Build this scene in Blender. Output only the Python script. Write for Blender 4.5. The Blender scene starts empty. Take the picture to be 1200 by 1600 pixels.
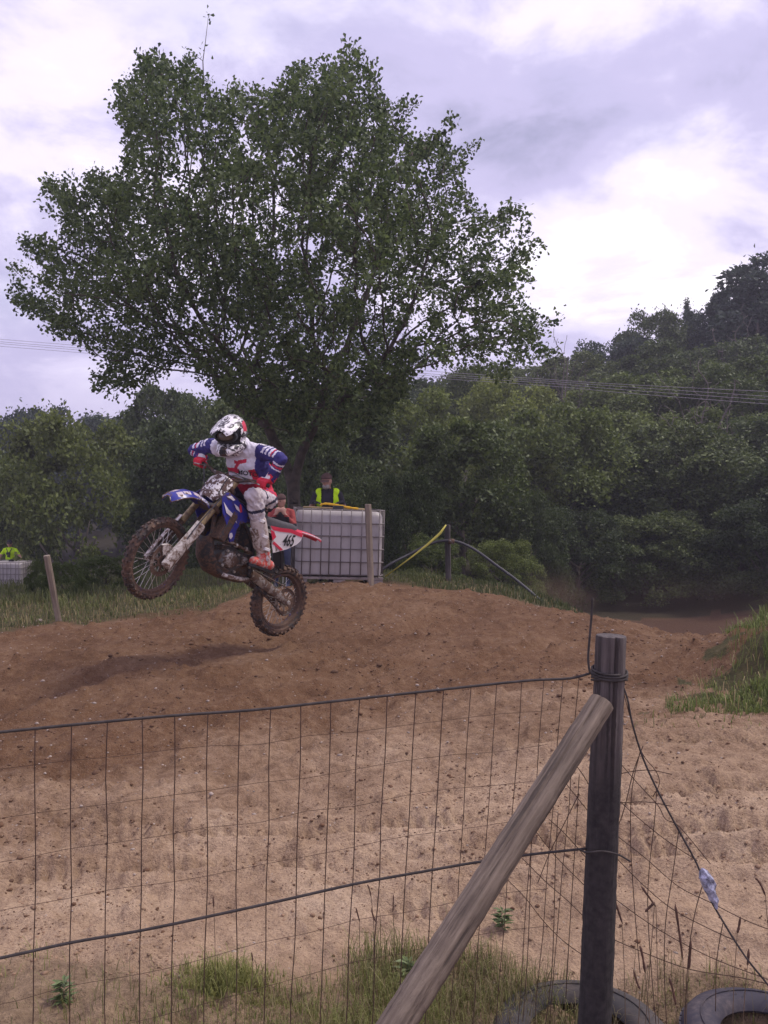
import bpy, bmesh, math, random
import numpy as np
from mathutils import Vector, Matrix, Quaternion
from mathutils.bvhtree import BVHTree
R_ = math.radians
rng = np.random.default_rng(7)
random.seed(7)
scene = bpy.context.scene
col = scene.collection

# ------------------------------------------------------------------ camera, sky, sun, exposure
FPX, CAMZ, PITCH = 1450.0, 1.75, math.atan(40 / 1450)
cam = bpy.data.cameras.new('camera'); camo = bpy.data.objects.new('camera', cam); col.objects.link(camo)
cam.sensor_fit = 'HORIZONTAL'; cam.sensor_width = 36; cam.lens = 36 * FPX / 1200
cam.clip_start = 0.05; cam.clip_end = 3000
camo.location = (0, 0, CAMZ); camo.rotation_euler = (math.pi / 2 - PITCH, 0, 0)
scene.camera = camo
SUN_EL, SUN_AZ = R_(58), R_(75)          # azimuth clockwise from +Y (the view direction)
world = bpy.data.worlds.new('World'); scene.world = world; world.use_nodes = True
sun = bpy.data.lights.new('sun', 'SUN'); sun.energy = 2.2; sun.angle = R_(10); sun.color = (1, .93, .82)
suno = bpy.data.objects.new('sun', sun); col.objects.link(suno)
sd = Vector((math.sin(SUN_AZ) * math.cos(SUN_EL), math.cos(SUN_AZ) * math.cos(SUN_EL), math.sin(SUN_EL)))
suno.rotation_euler = sd.to_track_quat('Z', 'Y').to_euler(); suno.location = (0, 0, 30)
scene.view_settings.view_transform = 'Standard'; scene.view_settings.look = 'None'
scene.view_settings.gamma = 1; scene.view_settings.use_curve_mapping = False
scene.view_settings.exposure = 0.30

def build_world():
    nt = world.node_tree; N = nt.nodes; L = nt.links
    N.clear()
    out = N.new('ShaderNodeOutputWorld'); bg = N.new('ShaderNodeBackground')
    sky = N.new('ShaderNodeTexSky'); sky.sky_type = 'NISHITA'; sky.sun_disc = False
    sky.sun_elevation = SUN_EL; sky.sun_rotation = SUN_AZ
    mul = N.new('ShaderNodeVectorMath'); mul.operation = 'SCALE'; mul.inputs['Scale'].default_value = 0.10
    L.new(sky.outputs[0], mul.inputs[0])
    tc = N.new('ShaderNodeTexCoord'); sep = N.new('ShaderNodeSeparateXYZ'); L.new(tc.outputs['Generated'], sep.inputs[0])
    def M(op, a, b=None, c=None):
        n = N.new('ShaderNodeMath'); n.operation = op
        for i, v in enumerate((a, b, c)):
            if v is None: continue
            if isinstance(v, (int, float)): n.inputs[i].default_value = v
            else: L.new(v, n.inputs[i])
        return n.outputs[0]
    zc = M('ADD', M('MAXIMUM', sep.outputs[2], 0.0), 0.30)
    cx = M('DIVIDE', sep.outputs[0], zc); cy = M('DIVIDE', sep.outputs[1], zc)
    cmb = N.new('ShaderNodeCombineXYZ'); L.new(cx, cmb.inputs[0]); L.new(cy, cmb.inputs[1]); cmb.inputs[2].default_value = 3.7
    def noise(scale, detail, rough, dist, off):
        mp = N.new('ShaderNodeMapping'); mp.inputs['Location'].default_value = off; L.new(cmb.outputs[0], mp.inputs[0])
        n = N.new('ShaderNodeTexNoise'); n.inputs['Scale'].default_value = scale; n.inputs['Detail'].default_value = detail
        n.inputs['Roughness'].default_value = rough; n.inputs['Distortion'].default_value = dist
        L.new(mp.outputs[0], n.inputs['Vector']); return n.outputs['Fac']
    big = noise(1.25, 6, 0.46, 0.2, (2.1, 3.3, 1))
    mid = noise(3.4, 8, 0.6, 0.3, (4.2, 1.3, 2))
    mix = M('ADD', M('MULTIPLY', big, 0.60), M('MULTIPLY', mid, 0.40))
    ramp = N.new('ShaderNodeValToRGB'); L.new(mix, ramp.inputs[0])
    cr = ramp.color_ramp; cr.interpolation = 'EASE'
    cr.elements[0].position = 0.36; cr.elements[0].color = (0.34, 0.34, 0.52, 1)
    cr.elements[1].position = 0.68; cr.elements[1].color = (1.40, 1.34, 1.40, 1)
    e = cr.elements.new(0.47); e.color = (0.56, 0.52, 0.77, 1)
    e = cr.elements.new(0.565); e.color = (0.90, 0.83, 1.05, 1)
    # thin gaps where the blue shows
    gap = N.new('ShaderNodeMapRange'); gap.inputs['From Min'].default_value = 0.33; gap.inputs['From Max'].default_value = 0.42
    gap.inputs['To Min'].default_value = 0.35; gap.inputs['To Max'].default_value = 0.0
    L.new(noise(0.6, 3, .5, .2, (9, 2, 5)), gap.inputs['Value'])
    mx = N.new('ShaderNodeMix'); mx.data_type = 'RGBA'
    L.new(gap.outputs[0], mx.inputs['Factor']); L.new(ramp.outputs[0], mx.inputs['A']); L.new(mul.outputs[0], mx.inputs['B'])
    # towards the horizon the cloud layers merge into pale lavender
    hz = N.new('ShaderNodeMapRange'); hz.inputs['From Min'].default_value = 0.02; hz.inputs['From Max'].default_value = 0.22
    hz.inputs['To Min'].default_value = 0.75; hz.inputs['To Max'].default_value = 0.0; L.new(sep.outputs[2], hz.inputs['Value'])
    mh = N.new('ShaderNodeMix'); mh.data_type = 'RGBA'
    L.new(hz.outputs[0], mh.inputs['Factor']); L.new(mx.outputs['Result'], mh.inputs['A']); mh.inputs['B'].default_value = (0.56, 0.52, 0.80, 1)
    L.new(mh.outputs['Result'], bg.inputs['Color']); bg.inputs['Strength'].default_value = 1.0
    L.new(bg.outputs[0], out.inputs['Surface'])
build_world()

# ------------------------------------------------------------------ helpers
FW = Vector((0, math.cos(PITCH), -math.sin(PITCH))); UP = Vector((0, math.sin(PITCH), math.cos(PITCH))); CAM = Vector((0, 0, CAMZ))
def raydir(px, py): return FW + Vector((1, 0, 0)) * ((px - 600) / FPX) + UP * ((800 - py) / FPX)
def P(px, py, Y):
    d = raydir(px, py); return CAM + d * (Y / d.y)

def tag(o, label=None, cat=None, group=None, kind=None):
    if label: o['label'] = label
    if cat: o['category'] = cat
    if group: o['group'] = group
    if kind: o['kind'] = kind
    return o
def empty(name, loc=(0, 0, 0), mat=None):
    o = bpy.data.objects.new(name, None); col.objects.link(o); o.empty_display_size = .2
    if mat is not None: o.matrix_world = mat
    else: o.location = loc
    return o
def link(name, me, mat=None, parent=None, smooth=False):
    o = bpy.data.objects.new(name, me); col.objects.link(o)
    if mat is not None:
        for m in (mat if isinstance(mat, (list, tuple)) else [mat]): me.materials.append(m)
    if parent is not None: o.parent = parent
    if smooth and len(me.polygons): me.polygons.foreach_set('use_smooth', np.ones(len(me.polygons), dtype=bool))
    return o
def copy_tree(o, parent=None):
    c = o.copy(); col.objects.link(c); c.parent = parent
    for ch in o.children: copy_tree(ch, c)
    return c
def arr_mesh(name, V, Fc, tint=None):
    """mesh from numpy vertex and face arrays (faces all tris or all quads)"""
    me = bpy.data.meshes.new(name); n = Fc.shape[1]
    me.vertices.add(len(V)); me.vertices.foreach_set('co', V.astype(np.float32).ravel())
    me.loops.add(Fc.size); me.loops.foreach_set('vertex_index', Fc.astype(np.int32).ravel())
    me.polygons.add(len(Fc)); me.polygons.foreach_set('loop_start', np.arange(0, Fc.size, n, dtype=np.int32))
    me.polygons.foreach_set('loop_total', np.full(len(Fc), n, dtype=np.int32))
    me.update(calc_edges=True)
    if tint is not None:
        for k, v in (tint.items() if isinstance(tint, dict) else [('tint', tint)]):
            a = me.attributes.new(k, 'FLOAT', 'POINT'); a.data.foreach_set('value', v.astype(np.float32))
    return me

def frame_of(d):
    d = Vector(d).normalized(); a = Vector((0, 0, 1)) if abs(d.z) < .95 else Vector((1, 0, 0))
    u = d.cross(a).normalized(); v = d.cross(u).normalized(); return u, v
class MB:
    def __init__(s): s.v = []; s.f = []; s.mi = []
    def add(s, vs, fs, mi=0):
        b = len(s.v); s.v += [tuple(p) for p in vs]; s.f += [tuple(i + b for i in f) for f in fs]; s.mi += [mi] * len(fs); return s
    def tube(s, pts, rad, n=8, cap=True, mi=0, flat=1.0):
        pts = [Vector(p) for p in pts]; k = len(pts)
        rads = rad if isinstance(rad, (list, tuple)) else [rad] * k
        vs = []; u = None
        for i, p in enumerate(pts):
            d = (pts[min(i + 1, k - 1)] - pts[max(i - 1, 0)])
            if d.length < 1e-9: d = Vector((0, 0, 1))
            d.normalize()
            if u is None: u, w = frame_of(d)
            else:
                u = (u - d * u.dot(d))
                if u.length < 1e-6: u, w = frame_of(d)
                u.normalize()
            w = d.cross(u)
            for j in range(n):
                a = 2 * math.pi * j / n
                vs.append(p + (u * math.cos(a) + w * math.sin(a) * flat) * rads[i])
        fs = []
        for i in range(k - 1):
            for j in range(n):
                fs.append((i * n + j, i * n + (j + 1) % n, (i + 1) * n + (j + 1) % n, (i + 1) * n + j))
        if cap: fs += [tuple(range(n - 1, -1, -1)), tuple(range((k - 1) * n, k * n))]
        return s.add(vs, fs, mi)
    def box(s, c, half, rot=None, bev=0.0, mi=0):
        c = Vector(c); M = rot.to_3x3() if rot is not None else Matrix.Identity(3)
        hx, hy, hz = half
        if bev <= 0:
            vs = [c + M @ Vector((x * hx, y * hy, z * hz)) for x in (-1, 1) for y in (-1, 1) for z in (-1, 1)]
            return s.add(vs, [(0, 1, 3, 2), (4, 6, 7, 5), (0, 4, 5, 1), (2, 3, 7, 6), (0, 2, 6, 4), (1, 5, 7, 3)], mi)
        bm = bmesh.new(); bmesh.ops.create_cube(bm, size=2)
        for v in bm.verts: v.co = Vector((v.co.x * hx, v.co.y * hy, v.co.z * hz))
        bmesh.ops.bevel(bm, geom=bm.edges[:] + bm.verts[:], offset=bev, segments=2, affect='EDGES', profile=.5)
        s.add([c + M @ v.co for v in bm.verts], [tuple(v.index for v in f.verts) for f in bm.faces], mi); bm.free(); return s
    def rev(s, prof, c, axis, n=32, mi=0, closed=False, arc=(0, 2 * math.pi)):
        """revolve (radius, offset) profile about axis through c"""
        c = Vector(c); ax = Vector(axis).normalized(); u, w = frame_of(ax); k = len(prof)
        full = abs(arc[1] - arc[0] - 2 * math.pi) < 1e-6; m = n if full else n + 1
        vs = []
        for j in range(m):
            a = arc[0] + (arc[1] - arc[0]) * j / n
            d = u * math.cos(a) + w * math.sin(a)
            vs += [c + d * r + ax * o for r, o in prof]
        fs = []
        for j in range(n):
            j2 = (j + 1) % m
            for i in range(k if closed else k - 1):
                i2 = (i + 1) % k
                fs.append((j * k + i, j2 * k + i, j2 * k + i2, j * k + i2))
        return s.add(vs, fs, mi)
    def plate(s, poly, yf, th, mi=0, inset=0.0):
        """polygon in (x,z) extruded sideways; yf(x,z) gives the outer face's y"""
        n = len(poly); vs = []
        for x, z in poly: vs.append((x, yf(x, z), z))
        for x, z in poly: vs.append((x, yf(x, z) - th, z))
        fs = [tuple(range(n)), tuple(range(2 * n - 1, n - 1, -1))] + [(i, i + n, (i + 1) % n + n, (i + 1) % n) for i in range(n)]
        return s.add(vs, fs, mi)
    def loft(s, secs, mi=0, cap=True, closed=True):
        n = len(secs[0]); vs = [p for q in secs for p in q]; fs = []
        for i in range(len(secs) - 1):
            for j in range(n if closed else n - 1):
                fs.append((i * n + j, i * n + (j + 1) % n, (i + 1) * n + (j + 1) % n, (i + 1) * n + j))
        if cap and closed: fs += [tuple(range(n - 1, -1, -1)), tuple(range((len(secs) - 1) * n, len(secs) * n))]
        return s.add(vs, fs, mi)
    def ell(s, c, r, rot=None, nu=16, nv=10, mi=0):
        c = Vector(c); M = rot.to_3x3() if rot is not None else Matrix.Identity(3)
        r = (r, r, r) if isinstance(r, (int, float)) else r
        vs = []
        for i in range(nv + 1):
            t = math.pi * i / nv
            for j in range(nu):
                a = 2 * math.pi * j / nu
                vs.append(c + M @ Vector((r[0] * math.sin(t) * math.cos(a), r[1] * math.sin(t) * math.sin(a), r[2] * math.cos(t))))
        fs = [(i * nu + j, (i + 1) * nu + j, (i + 1) * nu + (j + 1) % nu, i * nu + (j + 1) % nu) for i in range(nv) for j in range(nu)]
        return s.add(vs, fs, mi)
    def cap(s, p0, r0, p1, r1, n=14):
        """tapered capsule"""
        p0 = Vector(p0); p1 = Vector(p1); d = (p1 - p0)
        if d.length < 1e-6: return s.ell(p0, r0)
        d.normalize(); pts = []; rr = []
        for a in (-85, -60, -35, -12):
            pts.append(p0 + d * (math.sin(R_(a)) * r0)); rr.append(r0 * math.cos(R_(a)))
        for t in (.25, .5, .75): pts.append(p0.lerp(p1, t)); rr.append(r0 + (r1 - r0) * t)
        for a in (12, 35, 60, 85):
            pts.append(p1 + d * (math.sin(R_(a)) * r1)); rr.append(r1 * math.cos(R_(a)))
        return s.tube(pts, rr, n)
    def mesh(s, name):
        me = bpy.data.meshes.new(name); me.from_pydata(s.v, [], s.f)
        if any(s.mi): me.polygons.foreach_set('material_index', np.array(s.mi, dtype=np.int32))
        me.update(); return me
    def build(s, name, mat, parent=None, smooth=False, fix=True, angle=None):
        me = s.mesh(name)
        if fix:
            bm = bmesh.new(); bm.from_mesh(me); bmesh.ops.recalc_face_normals(bm, faces=bm.faces); bm.to_mesh(me); bm.free()
        o = link(name, me, mat, parent, smooth)
        if smooth and angle:
            try: me.set_sharp_from_angle(angle=R_(angle))
            except Exception: pass
        return o

def remesh(mb, voxel, smooth=4, name='body'):
    """fuse overlapping solids into one continuous surface"""
    o = link('tmp', mb.mesh('tmp'))
    m = o.modifiers.new('r', 'REMESH'); m.mode = 'VOXEL'; m.voxel_size = voxel
    if smooth:
        k = o.modifiers.new('s', 'SMOOTH'); k.factor = .5; k.iterations = smooth
    dg = bpy.context.evaluated_depsgraph_get(); ev = o.evaluated_get(dg)
    me = bpy.data.meshes.new_from_object(ev, preserve_all_data_layers=False, depsgraph=dg); me.name = name
    bpy.data.objects.remove(o); me.materials.clear()
    return me
def face_centers(me):
    c = np.empty(len(me.polygons) * 3, dtype=np.float32); me.polygons.foreach_get('center', c); return c.reshape(-1, 3)
def set_mats(me, idx): me.polygons.foreach_set('material_index', np.asarray(idx, dtype=np.int32)); me.update()
def catmull(pts, m=6):
    pts = [Vector(p) for p in pts]; out = []
    for i in range(len(pts) - 1):
        a = pts[max(i - 1, 0)]; b = pts[i]; c = pts[i + 1]; d = pts[min(i + 2, len(pts) - 1)]
        for k in range(m):
            t = k / m
            out.append(.5 * ((2 * b) + (c - a) * t + (2 * a - 5 * b + 4 * c - d) * t * t + (3 * b - a - 3 * c + d) * t ** 3))
    out.append(pts[-1]); return out
def text_polys(body, offset=0.0):
    cu = bpy.data.curves.new('t', 'FONT'); cu.body = body; cu.size = 1; cu.align_x = 'CENTER'; cu.align_y = 'CENTER'; cu.offset = offset
    o = bpy.data.objects.new('t', cu); col.objects.link(o); dg = bpy.context.evaluated_depsgraph_get()
    me = bpy.data.meshes.new_from_object(o.evaluated_get(dg)); bpy.data.objects.remove(o)
    return [tuple(v.co) for v in me.vertices], [tuple(p.vertices) for p in me.polygons]

# value noise
def vnoise(x, y, seed=0):
    xi = np.floor(x).astype(np.int64); yi = np.floor(y).astype(np.int64); fx = x - xi; fy = y - yi
    fx = fx * fx * (3 - 2 * fx); fy = fy * fy * (3 - 2 * fy)
    def h(a, b):
        n = (a * 374761393 + b * 668265263 + seed * 974634777) & 0xffffffff
        n = ((n ^ (n >> 13)) * 1274126177) & 0xffffffff
        return ((n ^ (n >> 16)) & 0xffffff) / float(0xffffff)
    return (h(xi, yi) * (1 - fx) + h(xi + 1, yi) * fx) * (1 - fy) + (h(xi, yi + 1) * (1 - fx) + h(xi + 1, yi + 1) * fx) * fy
def fbm(x, y, o=4, seed=0, g=.5):
    s = 0; a = 1; t = 0
    for i in range(o): s = s + a * vnoise(x * 2 ** i, y * 2 ** i, seed + i * 17); t += a; a *= g
    return s / t

# ------------------------------------------------------------------ materials
def newmat(name):
    m = bpy.data.materials.new(name); m.use_nodes = True; nt = m.node_tree; return m, nt, nt.nodes, nt.links, nt.nodes['Principled BSDF']
def nd_noise(N, L, vec, scale, detail=4, rough=.55, dist=0):
    n = N.new('ShaderNodeTexNoise'); n.inputs['Scale'].default_value = scale; n.inputs['Detail'].default_value = detail
    n.inputs['Roughness'].default_value = rough; n.inputs['Distortion'].default_value = dist
    if vec is not None: L.new(vec, n.inputs['Vector'])
    return n.outputs['Fac']
def nd_ramp(N, L, fac, stops):
    r = N.new('ShaderNodeValToRGB'); L.new(fac, r.inputs[0]); c = r.color_ramp
    while len(c.elements) < len(stops): c.elements.new(.5)
    for e, (p, k) in zip(c.elements, stops):
        e.position = p; e.color = (k, k, k, 1) if isinstance(k, (int, float)) else (*k, 1)
    return r.outputs[0]
def nd_mix(N, L, f, a, b, blend='MIX'):
    m = N.new('ShaderNodeMix'); m.data_type = 'RGBA'; m.blend_type = blend
    for k, v in (('Factor', f), ('A', a), ('B', b)):
        s = m.inputs[k]
        if isinstance(v, (int, float)): s.default_value = v
        elif isinstance(v, tuple): s.default_value = (*v, 1)
        else: L.new(v, s)
    return m.outputs['Result']
def nd_bump(N, L, b, h, strength, dist):
    n = N.new('ShaderNodeBump'); n.inputs['Strength'].default_value = strength; n.inputs['Distance'].default_value = dist
    L.new(h, n.inputs['Height']); L.new(n.outputs[0], b.inputs['Normal']); return n
def objco(N): return N.new('ShaderNodeTexCoord').outputs['Object']
def geoco(N): return N.new('ShaderNodeNewGeometry').outputs['Position']

def simple(name, c, rough=.6, metal=0, var=.18, scale=14, bump=.15, bd=.004, coat=0):
    m, nt, N, L, b = newmat(name); co = objco(N)
    f = nd_noise(N, L, co, scale, 5)
    d = tuple(max(0, v * (1 - var)) for v in c); l = tuple(v * (1 + var) for v in c)
    L.new(nd_ramp(N, L, f, [(.3, d), (.7, l)]), b.inputs['Base Color'])
    b.inputs['Roughness'].default_value = rough; b.inputs['Metallic'].default_value = metal
    if bump: nd_bump(N, L, b, nd_noise(N, L, co, scale * 4, 4), bump, bd)
    if coat: b.inputs['Coat Weight'].default_value = coat
    return m
def muddy(name, c, amount=.45, scale=9, rough=.45, metal=0, mud=(.10, .058, .038), sharp=.08, fine=45):
    """c with splashed mud on it"""
    m, nt, N, L, b = newmat(name); co = objco(N)
    f1 = nd_noise(N, L, co, scale, 6, .62, .6); f2 = nd_noise(N, L, co, fine, 4, .6)
    a = N.new('ShaderNodeMath'); a.operation = 'MULTIPLY_ADD'; L.new(f2, a.inputs[0]); a.inputs[1].default_value = .45; L.new(f1, a.inputs[2])
    mk = nd_ramp(N, L, a.outputs[0], [(.5 + .45 * (.5 - amount) + .17, 0), (.5 + .45 * (.5 - amount) + .17 + sharp, 1)])
    mc = nd_ramp(N, L, f2, [(.3, tuple(v * .6 for v in mud)), (.75, tuple(v * 1.5 for v in mud))])
    L.new(nd_mix(N, L, mk, c, mc), b.inputs['Base Color'])
    L.new(nd_ramp(N, L, mk, [(0, rough), (1, .9)]), b.inputs['Roughness'])
    if metal: L.new(nd_ramp(N, L, mk, [(0, metal), (1, 0.)]), b.inputs['Metallic'])
    nd_bump(N, L, b, a.outputs[0], .35, .006)
    return m
def leafmat(name, dark, light, trans=.35, rough=.55, hue=None, obvar=.38):
    m, nt, N, L, b = newmat(name)
    at = N.new('ShaderNodeAttribute'); at.attribute_name = 'tint'
    big = nd_noise(N, L, objco(N), .55, 3)
    a = N.new('ShaderNodeMath'); a.operation = 'MULTIPLY_ADD'; L.new(big, a.inputs[0]); a.inputs[1].default_value = .9
    s = N.new('ShaderNodeMath'); s.operation = 'MULTIPLY_ADD'; L.new(at.outputs['Fac'], s.inputs[0]); s.inputs[1].default_value = .6; s.inputs[2].default_value = -.25
    L.new(s.outputs[0], a.inputs[2])
    c = nd_ramp(N, L, a.outputs[0], [(.26, dark), (.66, light)])
    oi = N.new('ShaderNodeObjectInfo'); hs = N.new('ShaderNodeHueSaturation')
    mr = N.new('ShaderNodeMapRange'); L.new(oi.outputs['Random'], mr.inputs['Value']); mr.inputs['To Min'].default_value = 1 - obvar; mr.inputs['To Max'].default_value = 1 + obvar
    L.new(mr.outputs[0], hs.inputs['Value']); L.new(c, hs.inputs['Color'])
    mr2 = N.new('ShaderNodeMapRange'); L.new(oi.outputs['Random'], mr2.inputs['Value']); mr2.inputs['To Min'].default_value = .515; mr2.inputs['To Max'].default_value = .485
    L.new(mr2.outputs[0], hs.inputs['Hue'])
    L.new(hs.outputs[0], b.inputs['Base Color']); b.inputs['Roughness'].default_value = rough; b.inputs['Specular IOR Level'].default_value = .35
    tr = N.new('ShaderNodeBsdfTranslucent'); L.new(hs.outputs[0], tr.inputs['Color'])
    mx = N.new('ShaderNodeMixShader'); mx.inputs[0].default_value = trans; L.new(b.outputs[0], mx.inputs[1]); L.new(tr.outputs[0], mx.inputs[2])
    L.new(mx.outputs[0], N['Material Output'].inputs['Surface'])
    return m
def woodmat(name, dark, light, grain=30):
    m, nt, N, L, b = newmat(name)
    mp = N.new('ShaderNodeMapping'); mp.inputs['Scale'].default_value = (1, 1, .05); L.new(objco(N), mp.inputs[0])
    f = nd_noise(N, L, mp.outputs[0], grain, 8, .65, .4); g = nd_noise(N, L, objco(N), 5, 5, .6)
    c1 = nd_ramp(N, L, f, [(.36, tuple(v * .45 for v in dark)), (.43, dark), (.55, tuple((a + b_) / 2 for a, b_ in zip(dark, light))), (.75, light)])
    L.new(nd_mix(N, L, nd_ramp(N, L, g, [(.35, .0), (.75, .6)]), c1, tuple(v * .55 for v in dark)), b.inputs['Base Color'])
    b.inputs['Roughness'].default_value = .88
    nd_bump(N, L, b, f, 1.0, .012); return m

M = {}
M['oak_leaf'] = leafmat('oak_leaf', (.032, .054, .020), (.108, .150, .052), .40)
M['leaf_dark'] = leafmat('leaf_dark', (.036, .056, .018), (.090, .122, .034), .30)
M['leaf_mid'] = leafmat('leaf_mid', (.075, .105, .024), (.165, .205, .046), .32)
M['leaf_olive'] = leafmat('leaf_olive', (.130, .160, .034), (.275, .305, .072), .36)
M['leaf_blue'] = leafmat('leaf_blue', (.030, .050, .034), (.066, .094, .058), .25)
M['grass'] = leafmat('grass', (.058, .088, .022), (.165, .205, .056), .32, .65)
M['verge_grass'] = leafmat('verge_grass', (.046, .064, .020), (.125, .140, .046), .3, .7)
M['fence_grass'] = leafmat('fence_grass', (.095, .110, .030), (.26, .265, .085), .34, .7)
M['dry_grass'] = leafmat('dry_grass', (.19, .145, .070), (.33, .265, .135), .25, .75)
M['bark'] = simple('bark', (.075, .058, .046), .92, 0, .45, 9, .8, .03)
M['dead_twig'] = simple('dead_twig', (.12, .10, .085), .9, 0, .3, 6, .3, .01)
M['post_wood'] = woodmat('post_wood', (.085, .068, .066), (.20, .165, .155), 46)
def tarred(m, zline, soft=.25):
    N = m.node_tree.nodes; L = m.node_tree.links; b = N['Principled BSDF']; src = b.inputs['Base Color'].links[0].from_socket
    co = objco(N); sp = N.new('ShaderNodeSeparateXYZ'); L.new(co, sp.inputs[0]); n = nd_noise(N, L, co, 6, 4)
    a = N.new('ShaderNodeMath'); a.operation = 'MULTIPLY_ADD'; L.new(n, a.inputs[0]); a.inputs[1].default_value = .3; L.new(sp.outputs[2], a.inputs[2])
    r = N.new('ShaderNodeMapRange'); r.inputs['From Min'].default_value = zline; r.inputs['From Max'].default_value = zline + soft; L.new(a.outputs[0], r.inputs['Value'])
    f = nd_noise(N, L, co, 40, 5); dk = nd_ramp(N, L, f, [(.3, (.020, .017, .018)), (.7, (.055, .046, .046))])
    L.new(nd_mix(N, L, r.outputs[0], dk, src), b.inputs['Base Color'])
tarred(M['post_wood'], 1.28)
M['brace_wood'] = woodmat('brace_wood', (.145, .108, .082), (.33, .26, .195), 60)
M['dark_post'] = woodmat('dark_post', (.050, .042, .042), (.125, .105, .10), 34)
M['stake_wood'] = woodmat('stake_wood', (.20, .155, .115), (.42, .345, .265), 20)
M['rust_wire'] = simple('rust_wire', (.075, .042, .028), .95, 0, .4, 40, .2, .001)
M['cable'] = simple('cable', (.050, .042, .040), .95, 0, .4, 30, .2, .001)
M['tyre_old'] = muddy('tyre_old', (.040, .036, .037), .55, 5, .85, 0, (.070, .055, .048), .35)
M['tyre_knobby'] = muddy('tyre_knobby', (.030, .027, .026), .72, 7, .8, 0, (.115, .066, .042), .25)
M['blue_rim'] = muddy('blue_rim', (.035, .04, .32), .86, 8, .4, .3)
M['spoke'] = muddy('spoke', (.55, .52, .48), .25, 9, .35, .7)
M['metal'] = muddy('metal', (.40, .37, .34), .62, 11, .4, .75)
M['dark_metal'] = muddy('dark_metal', (.055, .05, .05), .5, 12, .5, .3)
M['blue_plastic'] = muddy('blue_plastic', (.026, .030, .26), .30, 10, .3)
M['sticker'] = muddy('sticker', (.50, .42, .46), .35, 16, .4)
M['white_plastic'] = muddy('white_plastic', (.70, .66, .67), .14, 10, .35)
M['clean_white'] = simple('clean_white', (.74, .70, .72), .4, 0, .06, 20, 0)
M['red_plastic'] = muddy('red_plastic', (.60, .035, .075), .08, 10, .35)
M['black_ink'] = simple('black_ink', (.012, .012, .015), .5, 0, .1, 10, 0)
M['plate_mud'] = muddy('plate_mud', (.72, .68, .66), .52, 20, .5, 0, (.10, .06, .05), .05, 60)
M['guard_mud'] = muddy('guard_mud', (.60, .55, .51), .56, 14, .6, 0, (.13, .08, .055), .16)
M['fork_gold'] = muddy('fork_gold', (.34, .25, .12), .50, 14, .4, .3, (.13, .09, .06), .2)
M['seat'] = simple('seat', (.060, .055, .062), .8, 0, .2, 20, .2, .002)
M['frame'] = muddy('frame', (.028, .027, .032), .30, 10, .45, .3)
M['engine'] = muddy('engine', (.10, .095, .092), .46, 11, .5, .4)
M['skid'] = muddy('skid', (.026, .024, .024), .62, 6, .7)
M['grip'] = simple('grip', (.03, .028, .03), .85)
M['jersey_white'] = simple('jersey_white', (.66, .63, .70), .85, 0, .08, 8, .5, .012)
M['jersey_red'] = simple('jersey_red', (.52, .018, .055), .8, 0, .15, 8, .4, .01)
M['jersey_blue'] = simple('jersey_blue', (.030, .024, .155), .8, 0, .2, 8, .5, .012)
M['trouser_white'] = muddy('trouser_white', (.56, .51, .54), .36, 8, .85, 0, (.22, .16, .14), .3)
M['trouser_dark'] = simple('trouser_dark', (.025, .024, .055), .85, 0, .25, 8, .4, .01)
M['glove'] = simple('glove', (.64, .020, .050), .75, 0, .12, 20, .3, .003)
M['boot'] = muddy('boot', (.56, .49, .46), .52, 9, .6, 0, (.17, .10, .07), .25)
M['boot_orange'] = muddy('boot_orange', (.56, .07, .05), .50, 18, .6, 0, (.42, .32, .28), .15)
M['goggle_lens'] = simple('goggle_lens', (.10, .075, .055), .15, 0, .2, 10, 0, coat=.5)
def helmetmat():
    m, nt, N, L, b = newmat('helmet_shell'); co = objco(N)
    mp = N.new('ShaderNodeMapping'); mp.inputs['Scale'].default_value = (1.0, 2.2, 1.3); mp.inputs['Rotation'].default_value = (.3, .5, .4); L.new(co, mp.inputs[0])
    f = nd_noise(N, L, mp.outputs[0], 11, 3, .6, 1.6)
    L.new(nd_ramp(N, L, f, [(.47, (.04, .03, .035)), (.50, (.80, .77, .78))]), b.inputs['Base Color'])
    b.inputs['Roughness'].default_value = .3; return m
M['helmet_shell'] = helmetmat()
M['skin'] = simple('skin', (.42, .23, .17), .6, 0, .12, 12, .1, .002)
M['shirt_dark'] = simple('shirt_dark', (.022, .020, .028), .9, 0, .25, 8, .4, .01)
M['jeans'] = simple('jeans', (.035, .042, .085), .9, 0, .25, 10, .4, .008)
M['hi_viz'] = simple('hi_viz', (.52, .80, .015), .7, 0, .1, 8, .4, .01)
M['hi_viz'].node_tree.nodes['Principled BSDF'].inputs['Specular IOR Level'].default_value = .2
M['cap_red'] = simple('cap_red', (.30, .05, .045), .85, 0, .2)
M['cap_brown'] = simple('cap_brown', (.085, .045, .040), .9, 0, .2)
M['hair_grey'] = simple('hair_grey', (.30, .27, .25), .9, 0, .3, 40)
M['yellow_cloth'] = simple('yellow_cloth', (.75, .42, .02), .8, 0, .15)
M['yellow_plastic'] = simple('yellow_plastic', (.62, .55, .10), .5, 0, .15)
M['cage_steel'] = simple('cage_steel', (.17, .145, .14), .55, .4, .3, 20)
M['pallet'] = simple('pallet', (.24, .20, .185), .9, 0, .3, 6, .4, .01)
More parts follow.
